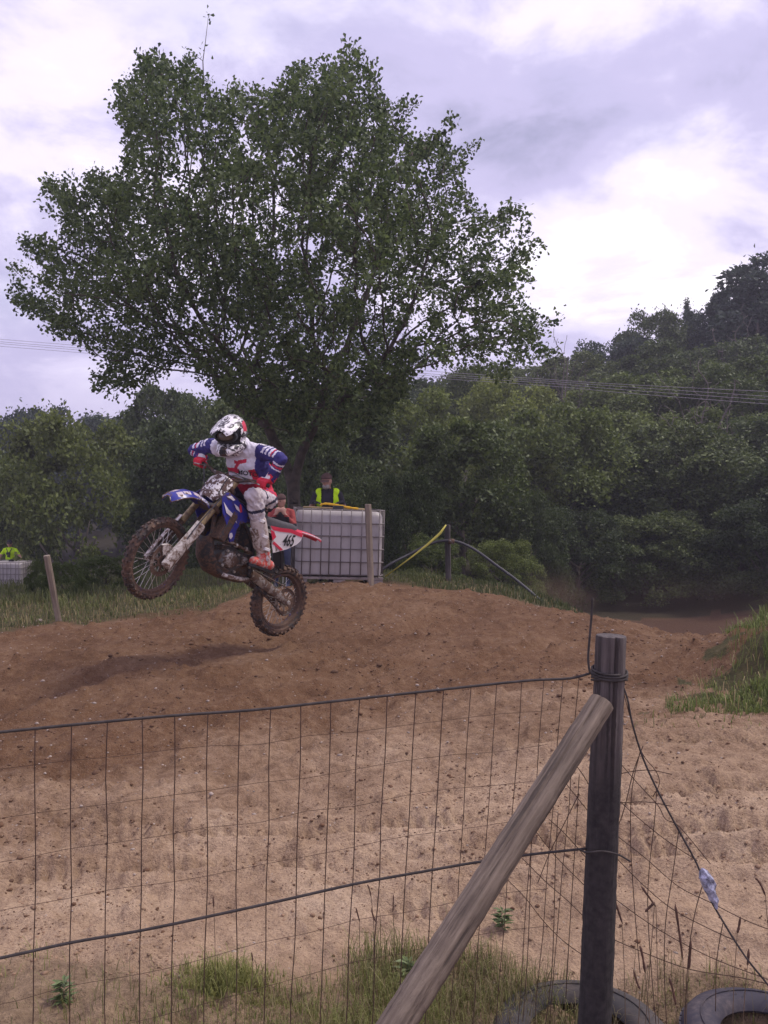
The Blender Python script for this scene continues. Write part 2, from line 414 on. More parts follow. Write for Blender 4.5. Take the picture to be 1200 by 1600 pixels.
def ibcmat():
    m, nt, N, L, b = newmat('tank_plastic'); co = objco(N)
    f = nd_noise(N, L, co, 2.5, 6, .6); mp = N.new('ShaderNodeMapping'); mp.inputs['Scale'].default_value = (6, 6, .6); L.new(co, mp.inputs[0])
    g = nd_noise(N, L, mp.outputs[0], 3, 5)
    c = nd_ramp(N, L, f, [(.25, (.32, .29, .285)), (.7, (.45, .41, .40))])
    L.new(nd_mix(N, L, nd_ramp(N, L, g, [(.5, 0.), (.85, .45)]), c, (.27, .21, .18)), b.inputs['Base Color'])
    b.inputs['Roughness'].default_value = .5; b.inputs['Subsurface Weight'].default_value = .25; b.inputs['Subsurface Radius'].default_value = (.03, .03, .03)
    return m
M['tank_plastic'] = ibcmat()
M['hose'] = simple('hose', (.040, .037, .045), .55, 0, .2)
M['power_wire'] = simple('power_wire', (.33, .30, .33), .5, .2)
M['pebble'] = simple('pebble', (.33, .265, .22), .85, 0, .35, 3, .2, .002)
M['clod'] = simple('clod', (.125, .066, .036), .97, 0, .4, 9, .8, .01)
M['sand_clod'] = simple('sand_clod', (.25, .16, .10), .97, 0, .35, 9, .8, .01)
M['seed_head'] = simple('seed_head', (.105, .055, .038), .9, 0, .3, 40, .4, .002)
M['dry_stem'] = simple('dry_stem', (.17, .115, .07), .85, 0, .3, 20)
M['weed_leaf'] = simple('weed_leaf', (.11, .15, .05), .6, 0, .3, 20)
M['rag'] = simple('rag', (.34, .35, .46), .35, 0, .85, 55, .3, .004)

# ------------------------------------------------------------------ terrain
CP = []   # control points x, y, z
def cp(px, py, Y): p = P(px, py, Y); CP.append((p.x, p.y, p.z))
for a in [(600,1600,3.45),(600,1500,3.9),(600,1400,4.4),(600,1300,5.0),(600,1200,5.8),(600,1100,7.0),(600,1015,8.7),(600,960,10.2),(600,925,11.6),
          (0,1600,3.2),(0,1450,4.0),(0,1300,4.9),(0,1150,6.4),(0,1060,7.7),(0,988,9.3),(240,1050,7.6),(440,1013,8.65),(300,950,10.5),(88,976,10),
          (530,915,12.6),(690,918,13.3),(450,916,14),(880,962,10.2),(1130,1003,9.2),(880,1050,7.6),(1000,1130,6.3),(1000,1250,5.1),(1000,1400,4.3),(1000,1550,3.7),
          (1130,1045,7.5),(1200,1150,6.1),(1200,1400,4.2),(1150,1125,6.4),(1195,1050,7.1),(1210,985,7.5),(1350,960,7.2),(1350,1120,6.2)]: cp(*a)
CP += [(0, 0, 0), (-3, 0, 0), (3, 0, .1), (0, -6, .1), (-2, 2.2, -.2), (.72, 3.35, -.43), (1.4, 3.3, -.43), (2, 2.8, -.35), (-6, 4, .05), (-9, 8, .1), (6, 4, .3), (8, 8, .9), (7, 12, -.4),
       (-.5, 17, .2), (-5, 15, .1), (-9, 14, -.1), (2.2, 14.5, .1), (4.6, 13.5, -.75), (5.5, 16, -1.3), (6.5, 22, -2.0), (9, 28, -2.2), (-8, 22, -1.0), (-12.5, 30, -3.7), (-3, 24, -.8), (2, 24, -1.0), (-2, 34, -2.),
       (14, 36, -.8), (8, 42, .8), (22, 52, 4), (36, 70, 9), (0, 60, .2), (-20, 55, -4.5), (-40, 80, -4), (60, 60, 10), (0, 120, 5), (-60, 120, -2), (80, 150, 18), (20, 30, .5), (16, 20, .5), (14, 12, 1.2),
       (-30, 30, -4), (-25, 12, -1), (0, 250, 8), (-150, 250, 3), (180, 250, 22), (-150, 0, 0), (150, 0, 4), (0, -60, 0), (0, 700, 10), (-600, 600, 0), (600, 600, 15)]
CP = np.array(CP)
def _tps():
    S = CP[:, :2]; n = len(S); d = np.linalg.norm(S[:, None] - S[None], axis=2)
    K = np.where(d > 0, d * d * np.log(d + 1e-12), 0) + np.eye(n) * .02
    A = np.zeros((n + 3, n + 3)); A[:n, :n] = K; A[:n, n] = 1; A[:n, n + 1:] = S; A[n, :n] = 1; A[n + 1:, :n] = S.T
    return np.linalg.solve(A, np.concatenate([CP[:, 2], np.zeros(3)]))
_W = _tps()
def H(x, y):
    x = np.atleast_1d(np.asarray(x, float)); y = np.atleast_1d(np.asarray(y, float)); sh = x.shape
    x = x.ravel(); y = y.ravel(); out = np.empty(len(x))
    for i in range(0, len(x), 20000):
        a = x[i:i + 20000]; b = y[i:i + 20000]
        r2 = (a[:, None] - CP[None, :, 0]) ** 2 + (b[:, None] - CP[None, :, 1]) ** 2
        out[i:i + 20000] = (0.5 * r2 * np.log(r2 + 1e-12)) @ _W[:-3] + _W[-3] + _W[-2] * a + _W[-1] * b
    return out.reshape(sh)
def h1(x, y): return float(H(x, y)[0])
def G(px, py, y0=2.0, y1=80.0):
    """where the sight line meets the ground"""
    d = raydir(px, py); d = d / d.y; ys = np.arange(y0, y1, .04)
    zz = CAM.z + d.z * ys; hh = H(d.x * ys, ys); k = np.argmax(zz <= hh)
    return Vector((d.x * ys[k], ys[k], hh[k]))
def inpoly(x, y, poly):
    c = np.zeros(x.shape, bool); n = len(poly)
    for i in range(n):
        x1, y1 = poly[i]; x2, y2 = poly[(i + 1) % n]
        if y1 == y2: continue
        c ^= ((y1 > y) != (y2 > y)) & (x < (x2 - x1) * (y - y1) / (y2 - y1) + x1)
    return c
def near_line(x, pts):
    pts = sorted(pts); return np.interp(x, [p[0] for p in pts], [p[1] for p in pts])
# masks over the ground: back edge of the dirt, the sand's far edge, the grassy bank
_gb = [G(0, 986), G(100, 975), G(200, 962), G(330, 952)]
BACK = [(-40, _gb[0].y + 1), (-9, _gb[0].y + .4)] + [(p.x, p.y) for p in _gb] + [(-1.4, 13.6), (-.4, 14.6), (.6, 13.2), (1.6, 12.3), (2.5, 11.6), (2.9, 14.5), (4, 17), (9, 18)]
SAND = [(-20, 3.9), (-2.2, 4.7), (-1.2, 5.0), (-.4, 5.5), (.3, 5.9), (1.2, 6.2), (2.2, 6.2), (6, 6.0)]
BANK = [(G(*p).x, G(*p).y) for p in [(1035,1122),(1055,1092),(1090,1060),(1122,1030)]] + [(3.15, 7.9), (3.6, 9.5), (5, 13), (14, 14), (14, 5.5), (3.6, 6.25), (2.75, 6.45)]
def masks(x, y):
    wob = fbm(x * 1.3, y * 1.3, 4, 5) - .5; wob2 = fbm(x * 5, y * 5, 3, 9) - .5
    grass_back = np.clip(((y + wob * 1.0 + wob2 * .5) - near_line(x, BACK)) / .5 + .5, 0, 1)
    bx = x + wob * 1.2 + wob2 * .8; by = y + wob * 1.2 - wob2 * .8
    bank = inpoly(bx, by, BANK).astype(float)
    track = np.clip(((y + wob * 1.6 + wob2 * 1.0) - near_line(x, SAND)) / 2.6 + .5, 0, 1)
    front = np.clip((near_line(x, [(-9, 3.3), (-2, 3.15), (-.3, 3.75), (.6, 3.95), (2, 3.8), (9, 3.9)]) - (y + wob * .9 + wob2 * .5)) / .25 + .5, 0, 1)
    # the track comes round again in the dip to the right
    far = inpoly(x + wob, y + wob, [(4.6, 15.5), (12, 15), (16, 25), (10.0, 28), (6.0, 26.5), (5.0, 21)]).astype(float)
    grass = np.clip(np.maximum(np.maximum(grass_back, bank), 0) - far, 0, 1)
    return grass, track, front, far

def relief(x, y):
    """clods, ruts and lumps laid over the terrain, metres"""
    g, t, fr, far = masks(x, y)
    near = np.clip((30 - y) / 15, 0, 1)
    u = x * .62 + y * .78; v = -x * .78 + y * .62                       # along / across the riding line
    lum = (fbm(x * 1.7, y * 1.7, 5, 21) - .5) * .13
    rut = (fbm(u * .5, v * 3.0, 4, 31) - .5) * .07
    w = x * .97 - y * .22; q = x * .22 + y * .97
    ridge = (1 - np.abs(2 * fbm(w * .55, q * 3.2, 4, 51) - 1)) ** 3 * .06
    # wheel tracks pressed into the sand: a groove with raised shoulders and tread bars, broken up by noise
    trk = np.zeros_like(x)
    for y0, sl, ben, ph in ((4.15, .10, .10, .3), (4.55, .05, .14, 1.4), (4.95, .12, .10, 2.6), (5.2, .02, .12, 4.0), (5.5, .16, .10, 5.2), (5.75, .06, .08, .9), (6.05, .10, .10, 3.1), (4.75, -.16, .08, 2.0)):
        d = (y - (y0 + sl * x + ben * np.sin(x * .9 + ph))) / .075
        on = np.clip((fbm(x * .7 + ph * 9, y * .7, 3, 43) - .38) * 7, 0, 1)
        trk += on * (-.042 * np.exp(-d * d) + .030 * np.exp(-(np.abs(d) - 1.5) ** 2 * 3) + .024 * np.exp(-d ** 4) * np.sin((x + .35 * (y - y0)) * 2 * math.pi / .075))
    lug = np.abs(np.sin((x * .75 + y * 1.0 + .10 * np.sin(x * 3)) * math.pi / .16)) ** .7 * .026 * np.clip((fbm(x * .8 + 3, y * 1.3, 3, 57) - .45) * 7, 0, 1) * np.clip((y - 4.0) * 2, 0, 1)
    crumb = (fbm(x * 14, y * 14, 3, 61) - .5) * .034 + np.clip(fbm(x * 9, y * 9, 3, 71) - .60, 0, 1) * .16
    # ruts along the riding line on the brown dirt
    rr = np.zeros_like(x)
    for v0, ph in ((5.0, .3), (5.7, 1.9), (6.6, 2.8), (7.3, .8), (4.2, 4.4)):
        d = (v - v0 - .12 * np.sin(u * .6 + ph)) / .11; rr += np.clip((fbm(u * .6 + ph * 7, v * .3, 2, 47) - .33) * 5, 0, 1) * (-.045 * np.exp(-d * d) + .028 * np.exp(-(np.abs(d) - 1.6) ** 2 * 2.5))
    sand = lum * .7 + ridge + trk + lug + crumb * .9
    dirt = lum * .8 + rut + rr + crumb * 1.15
    r = sand * (1 - t) + dirt * t
    return r * near * (1 - .5 * g)

def build_ground():
    ys = [-60, -30, -15, -8, -4, -2, -1, 0, .6, 1.1, 1.5]
    y = 1.8
    while y < 420:
        ys.append(y)
        y += .022 if y < 5.5 else (.03 + (y - 5.5) * .004 if y < 15 else max(.07, (y - 12) * .05))
    ys = np.array(ys)
    s = np.concatenate([-np.geomspace(3.5, .52, 24), np.linspace(-.5, .5, 400), np.geomspace(.52, 3.5, 24)])
    Yg, Sg = np.meshgrid(ys, s, indexing='ij'); Xg = Sg * (np.maximum(Yg, 0) * .95 + 1.6 + np.maximum(-Yg, 0))
    Z = H(Xg, Yg); Z = np.clip(Z, -12, 28) + relief(Xg, Yg)
    g, t, fr, far = masks(Xg, Yg)
    nr, nc = Xg.shape; V = np.stack([Xg, Yg, Z], -1).reshape(-1, 3)
    i = np.arange(nr * nc).reshape(nr, nc)
    Fq = np.stack([i[:-1, :-1], i[:-1, 1:], i[1:, 1:], i[1:, :-1]], -1).reshape(-1, 4)
    me = arr_mesh('ground', V, Fq, {'grass': g.ravel(), 'track': t.ravel(), 'front': fr.ravel(), 'far': far.ravel()})
    m, nt, N, L, b = newmat('ground_soil'); co = geoco(N)
    def at(k):
        a = N.new('ShaderNodeAttribute'); a.attribute_name = k; return a.outputs['Fac']
    n1 = nd_noise(N, L, co, 1.6, 7, .62); n2 = nd_noise(N, L, co, 14, 6, .65); n3 = nd_noise(N, L, co, 70, 4, .7)
    sand = nd_ramp(N, L, n1, [(.3, (.360, .240, .152)), (.55, (.495, .348, .232)), (.75, (.60, .445, .310))])
    sand = nd_mix(N, L, nd_ramp(N, L, n2, [(.45, 0.), (.75, .5)]), sand, (.19, .120, .080))
    track = nd_ramp(N, L, n1, [(.28, (.106, .053, .028)), (.5, (.168, .090, .048)), (.75, (.232, .138, .080))])
    track = nd_mix(N, L, nd_ramp(N, L, n2, [(.5, 0.), (.8, .5)]), track, (.078, .042, .026))
    peb = N.new('ShaderNodeTexVoronoi'); peb.inputs['Scale'].default_value = 26; L.new(co, peb.inputs['Vector'])
    pm = nd_ramp(N, L, peb.outputs['Distance'], [(.10, 1.), (.17, 0.)])
    pc = N.new('ShaderNodeSeparateColor'); L.new(peb.outputs['Color'], pc.inputs[0])
    pk = N.new('ShaderNodeMath'); pk.operation = 'MULTIPLY'; L.new(pm, pk.inputs[0]); L.new(nd_ramp(N, L, pc.outputs[0], [(.86, 0.), (.88, .7)]), pk.inputs[1])
    tm_ = N.new('ShaderNodeMath'); tm_.operation = 'MULTIPLY_ADD'; L.new(n2, tm_.inputs[0]); tm_.inputs[1].default_value = .9; L.new(at('track'), tm_.inputs[2])
    tr_ = N.new('ShaderNodeMapRange'); tr_.inputs['From Min'].default_value = .52; tr_.inputs['From Max'].default_value = 1.45; L.new(tm_.outputs[0], tr_.inputs['Value'])
    c = nd_mix(N, L, tr_.outputs[0], sand, track)
    n4 = nd_noise(N, L, co, 120, 3, .7); n5 = nd_noise(N, L, co, 42, 4, .7)
    c = nd_mix(N, L, nd_ramp(N, L, n5, [(.54, 0.), (.68, .38)]), c, nd_mix(N, L, .55, c, (.04, .022, .014)))
    c = nd_mix(N, L, nd_ramp(N, L, n4, [(.58, 0.), (.70, .45)]), c, (.46, .36, .28))
    c = nd_mix(N, L, pk.outputs[0], c, (.42, .34, .28))
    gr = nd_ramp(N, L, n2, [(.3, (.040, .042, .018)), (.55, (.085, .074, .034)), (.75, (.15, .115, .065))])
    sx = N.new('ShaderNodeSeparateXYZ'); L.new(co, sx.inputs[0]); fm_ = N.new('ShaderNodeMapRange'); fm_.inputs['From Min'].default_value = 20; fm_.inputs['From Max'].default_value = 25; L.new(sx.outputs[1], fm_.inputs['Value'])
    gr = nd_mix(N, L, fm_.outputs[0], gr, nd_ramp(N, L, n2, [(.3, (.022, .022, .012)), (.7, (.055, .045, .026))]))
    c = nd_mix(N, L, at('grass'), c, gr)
    c = nd_mix(N, L, at('front'), c, nd_ramp(N, L, n2, [(.3, (.17, .115, .070)), (.7, (.36, .255, .165))]))
    c = nd_mix(N, L, at('far'), c, (.085, .045, .028))  # track in the dip: brown darkened to paint in the trees' shade
    c = nd_mix(N, L, nd_ramp(N, L, n3, [(.35, .35), (.55, 0.)]), c, (.06, .035, .025))
    L.new(c, b.inputs['Base Color']); b.inputs['Roughness'].default_value = .95; b.inputs['Specular IOR Level'].default_value = .15
    s_ = N.new('ShaderNodeMath'); s_.operation = 'ADD'; L.new(n2, s_.inputs[0]); L.new(n3, s_.inputs[1])
    s2_ = N.new('ShaderNodeMath'); s2_.operation = 'ADD'; L.new(s_.outputs[0], s2_.inputs[0]); L.new(n5, s2_.inputs[1]); nd_bump(N, L, b, s2_.outputs[0], .9, .020)
    o = link('ground', me, m, None, True); o['kind'] = 'structure'; return o
ground = build_ground()
def gz(x, y):
    x = np.atleast_1d(np.asarray(x, float)); y = np.atleast_1d(np.asarray(y, float)); return H(x, y) + relief(x, y)
def gz1(x, y): return float(gz(x, y)[0])

# ------------------------------------------------------------------ foliage
def rot_frames(n, up_bias, rs):
    """random leaf frames: length axis, width axis, normal"""
    nrm = rs.normal(size=(n, 3)); nrm[:, 2] = np.abs(nrm[:, 2]) * .6 + up_bias; nrm /= np.linalg.norm(nrm, axis=1)[:, None]
    a = rs.normal(size=(n, 3)); a -= nrm * (a * nrm).sum(1)[:, None]; a /= np.linalg.norm(a, axis=1)[:, None]
    return a, np.cross(nrm, a), nrm
def leaf_mesh(name, pts, size, rs, up_bias=.35, lobed=False, width=.55, dirs=None):
    n = len(pts); a, b, c = rot_frames(n, up_bias, rs)
    if dirs is not None:
        a = a * .75 + dirs; a /= np.linalg.norm(a, axis=1)[:, None]
        b = np.cross(c, a); b /= np.linalg.norm(b, axis=1)[:, None] + 1e-9; c = np.cross(a, b)
    L = (size * rs.uniform(.6, 1.3, n))[:, None]
    if lobed: sh = [(0, 0, 0), (.35, .16, .02), (.72, .34, .06), (1, 0, -.06), (.72, -.34, .06), (.35, -.16, .02)]; tris = [(0, 1, 5), (1, 2, 3), (1, 3, 5), (3, 4, 5)]
    else: sh = [(0, 0, 0), (.5, width / 2, .08), (1, 0, -.05), (.5, -width / 2, .08)]; tris = [(0, 1, 2), (0, 2, 3)]
    k = len(sh); V = np.empty((n, k, 3))
    for i, (x, y, z) in enumerate(sh): V[:, i] = pts + L * (a * x + b * y + c * z)
    F = (np.arange(n)[:, None, None] * k + np.array(tris)[None]).reshape(-1, 3)
    t = np.repeat(rs.uniform(0, 1, n), k)
    return arr_mesh(name, V.reshape(-1, 3), F, t)

def colonize(att, stem, step, infl, kill, iters, rs):
    """space colonisation: grows nodes from the stem towards the attraction points"""
    nodes = [np.array(p, float) for p in stem]; par = [-1] + list(range(len(stem) - 1))
    N = np.array(nodes); alive = np.ones(len(att), bool)
    d = np.full(len(att), 1e9); who = np.zeros(len(att), int)
    def upd(new, idx0):
        nonlocal d, who
        for s in range(0, len(new), 200):
            dd = np.linalg.norm(att[:, None] - new[None, s:s + 200], axis=2); k = dd.argmin(1); m = dd[np.arange(len(att)), k]
            b = m < d; d[b] = m[b]; who[b] = k[b] + idx0 + s
    upd(N, 0)
    for it in range(iters):
        use = alive & (d < infl)
        if not use.any(): break
        w = who[use]; v = att[use] - N[w]; v /= np.linalg.norm(v, axis=1)[:, None] + 1e-9
        acc = np.zeros((len(N), 3)); np.add.at(acc, w, v); src = np.unique(w)
        dirv = acc[src]; ln = np.linalg.norm(dirv, axis=1); ok = ln > .05; src = src[ok]; dirv = dirv[ok] / ln[ok][:, None]
        dirv += rs.normal(size=dirv.shape) * .12; dirv /= np.linalg.norm(dirv, axis=1)[:, None]
        new = N[src] + dirv * step
        if len(new) == 0: break
        i0 = len(N); N = np.vstack([N, new]); par += list(src); upd(new, i0)
        alive &= d > kill
    return N, np.array(par)
def branch_mesh(N, par, tip_r, expo, min_r=0.0, seg=6, rmax=None):
    n = len(N); r = np.zeros(n); ch = [[] for _ in range(n)]
    for i, p in enumerate(par):
        if p >= 0: ch[p].append(i)
    acc = np.zeros(n)
    for i in range(n - 1, -1, -1):
        if acc[i] == 0: acc[i] = tip_r ** expo
        if par[i] >= 0: acc[par[i]] += acc[i]
    r = acc ** (1 / expo)
    if rmax is not None: r = np.minimum(r, rmax)
    idx = [i for i in range(n) if par[i] >= 0 and r[i] >= min_r]
    V = []; F = []; base = 0
    ang = np.arange(seg) * 2 * math.pi / seg
    for i in idx:
        p = par[i]; a = N[p]; b = N[i]; d = b - a; l = np.linalg.norm(d)
        if l < 1e-6: continue
        d = d / l; t = np.array([0, 0, 1.]) if abs(d[2]) < .9 else np.array([1., 0, 0])
        u = np.cross(d, t); u /= np.linalg.norm(u); w = np.cross(d, u)
        ring = np.cos(ang)[:, None] * u + np.sin(ang)[:, None] * w
        ra = min(r[p], r[i] * 1.25); V.append(a - d * ra * .2 + ring * ra); V.append(b + ring * r[i])
        for j in range(seg): F.append((base + j, base + (j + 1) % seg, base + seg + (j + 1) % seg, base + seg + j))
        base += 2 * seg
    return np.vstack(V), np.array(F), r, ch

# ---- the oak in the middle
def build_oak():
    rs = np.random.default_rng(11); Y0 = 17.0
    sil = [(8,468),(20,440),(48,455),(70,420),(30,372),(60,375),(95,395),(120,400),(75,290),(72,270),(110,300),(140,330),(165,345),(130,270),(175,280),(205,230),(175,160),(180,128),(205,125),(215,100),(240,84),(262,92),(285,110),(300,78),(312,120),
           (330,138),(370,125),(400,150),(440,140),(470,92),(500,112),(530,92),(553,55),(572,70),(592,110),(600,150),(612,185),(632,155),(645,190),(690,190),(722,165),(728,190),(712,225),(722,260),(705,290),(735,300),(742,320),(770,345),(815,312),(822,335),(800,380),(828,385),
           (815,420),(800,440),(830,455),(800,480),(862,492),(840,520),(868,550),(845,565),(790,550),(740,545),(700,565),(650,585),(625,610),(610,660),(560,690),(500,680),(470,655),(420,665),(370,640),(330,605),(300,585),(270,560),(240,580),(200,590),(150,610),(130,598),(190,560),(170,540),(110,520),(60,515),(40,490)]
    poly = np.array(sil, float); n = len(poly)
    def edge_dist(p):
        a = poly; b = np.roll(poly, -1, 0); ab = b - a
        t = np.clip(((p[:, None] - a[None]) * ab[None]).sum(2) / (ab ** 2).sum(1)[None], 0, 1)
        return np.linalg.norm(p[:, None] - (a[None] + t[..., None] * ab[None]), axis=2).min(1)
    att = []
    while sum(len(a) for a in att) < 4300:
        p = np.stack([rs.uniform(0, 880, 4000), rs.uniform(50, 660, 4000)], 1)
        p = p[inpoly(p[:, 0], p[:, 1], sil)]
        e = edge_dist(p); half = 3.9 * np.sqrt(np.clip(1 - (1 - np.minimum(e, 230) / 230) ** 2, 0, 1)) + .12
        # fuller near the outside than in the heart, thinner on the right
        dep = rs.uniform(-1, 1, len(p)); dep = np.sign(dep) * np.abs(dep) ** .75
        keep = rs.uniform(0, 1, len(p)) < np.where(p[:, 0] > 640, .30, 1.0)
        yy = Y0 + dep * half
        # gaps: drop attraction points where a 3-D noise is low
        w = np.array([P(a, b, y) for (a, b), y in zip(p[keep], yy[keep])])
        gn = fbm(w[:, 0] * .9 + w[:, 1] * .6, w[:, 2] * 1.1 - w[:, 1] * .7, 3, 77)
        att.append(w[gn > np.where(e[keep] < 110, .46, .33)])
    att = np.vstack(att)
    # sprays that reach out past the crown's body
    cen = np.array(P(440, 400, Y0)); ex = []
    for _ in range(190):
        i = rs.integers(0, n); t = rs.uniform(); e = poly[i] * (1 - t) + poly[(i + 1) % n] * t
        b0 = np.array(P(e[0], e[1], Y0 + rs.normal() * 1.4)); dv = b0 - cen; dv /= np.linalg.norm(dv); dv += np.array([0, 0, .35]) + rs.normal(size=3) * .25
        if e[1] > 560 and 250 < e[0] < 700: continue
        far_ = e[0] > 620 and e[1] < 590
        b0 = b0 - dv * (1.3 if far_ else .75)
        for q in np.arange(0, rs.uniform(1.0, 1.7) if far_ else rs.uniform(.45, .9), .12): ex.append(b0 + dv * q + rs.normal(size=3) * .04)
    for _ in range(900):
        a, b = rs.uniform(290, 650), rs.uniform(545, 690)
        if b > 690 - ((a - 490) / 170) ** 2 * 95: continue
        ex.append(np.array(P(a, b, rs.uniform(14.6, 19.6))))
    att = np.vstack([att, np.array(ex)])
    bx, by = P(462, 880, Y0).x, Y0; bz = gz1(bx, by)
    def W(px, py, y): p = P(px, py, y); return (p.x, p.y, p.z)
    stem = [(bx, by, bz - .15)] + [W(462, 860, 17), W(460, 820, 17), W(459, 785, 17), W(458, 760, 17)]
    # two main limbs from the fork
    f = len(stem) - 1
    N0 = list(stem); par0 = [-1, 0, 1, 2, 3]
    def limb(frm, pts):
        k = frm
        for p in pts: N0.append(W(*p)); par0.append(k); k = len(N0) - 1
        return k
    a = limb(f, [(450,735,17.05),(440,712,17.1),(428,690,17.15),(418,665,17.2),(408,640,17.2),(396,612,17.2),(384,585,17.15)])
    b = limb(f, [(464,735,16.95),(470,712,16.9),(480,690,16.85),(492,665,16.8),(500,640,16.8),(506,612,16.8),(512,580,16.8)])
    c = limb(b - 3, [(520,640,16.6),(548,615,16.4),(575,595,16.3)])
    e = limb(a - 3, [(395,655,17.5),(370,630,17.8),(345,605,18.0)])
    nodes = np.array(N0); par = par0
    # colonize from this skeleton
    N = nodes.copy(); P_ = list(par)
    alive = np.ones(len(att), bool); d = np.full(len(att), 1e9); who = np.zeros(len(att), int)
    def upd(new, i0):
        for s in range(0, len(new), 150):
            dd = np.linalg.norm(att[:, None] - new[None, s:s + 150], axis=2); k = dd.argmin(1); m = dd[np.arange(len(att)), k]
            q = m < d; d[q] = m[q]; who[q] = k[q] + i0 + s
    upd(N, 0)
    for it in range(120):
        use = alive & (d < 3.2)
        if not use.any(): break
        w = who[use]; v = att[use] - N[w]; v /= np.linalg.norm(v, axis=1)[:, None] + 1e-9
        acc = np.zeros((len(N), 3)); np.add.at(acc, w, v); src = np.unique(w); src = src[src >= 5]
        dv = acc[src]; ln = np.linalg.norm(dv, axis=1); ok = ln > .05; src = src[ok]; dv = dv[ok] / ln[ok][:, None]
        dv += rs.normal(size=dv.shape) * .14; dv /= np.linalg.norm(dv, axis=1)[:, None]
        new = N[src] + dv * .17
        if len(new) == 0 or len(N) > 22000: break
        i0 = len(N); N = np.vstack([N, new]); P_ += list(src); upd(new, i0); alive &= d > .22
    par = np.array(P_)
    V, F, r, ch = branch_mesh(N, par, .0055, 2.4, .006, 5, .19)
    root = empty('oak_tree', (bx, by, bz)); off = np.array([bx, by, bz])
    big = r > .045
    # trunk and limbs
    tb = MB()
    seen = set()
    V1, F1, _, _ = V, F, None, None
    tr = link('trunk', arr_mesh('trunk', V - off, F), M['bark'], root, True)
    # leaves at the young ends
    young = np.where(r < .016)[0]; rs2 = np.random.default_rng(5)
    dirs = N[young] - N[par[young]]; dirs /= np.linalg.norm(dirs, axis=1)[:, None] + 1e-9
    k = rs2.integers(13, 23, len(young)); k = np.where(r[young] < .0080, k + 7, np.maximum(k - 9, 3))
    pp = np.repeat(N[young], k, 0) + rs2.normal(size=(k.sum(), 3)) * .070; dd = np.repeat(dirs, k, 0) * .6
    lv = leaf_mesh('crown', pp - off, np.full(len(pp), .082), rs2, .3, True, dirs=dd)
    link('crown', lv, M['oak_leaf'], root)
    # the bare leader above the crown
    tw = MB(); q = [P(318, 130, 16.9), P(317, 95, 16.9), P(321, 65, 16.9), P(326, 22, 16.9)]
    tw.tube([p - Vector(off) for p in q], [.012, .009, .006, .003], 5)
    tw.tube([q[1] - Vector(off), P(296, 80, 16.9) - Vector(off)], [.006, .003], 5)
    tw.build('leader_twig', M['bark'], root)
    tp = np.vstack([np.array(P(326, 24, 16.9)) + rs2.normal(size=(9, 3)) * .05, np.array(P(320, 70, 16.9)) + rs2.normal(size=(5, 3)) * .07, np.array(P(297, 80, 16.9)) + rs2.normal(size=(9, 3)) * .06])
    link('twig_leaves', leaf_mesh('twig_leaves', tp - off, np.full(len(tp), .075), rs2, .3, True), M['oak_leaf'], root)
    tag(root, 'large spreading oak with forked trunk rising behind the white tank', 'tree')
    print('oak nodes', len(N), 'leaves', len(pp))
    return root
oak = build_oak()

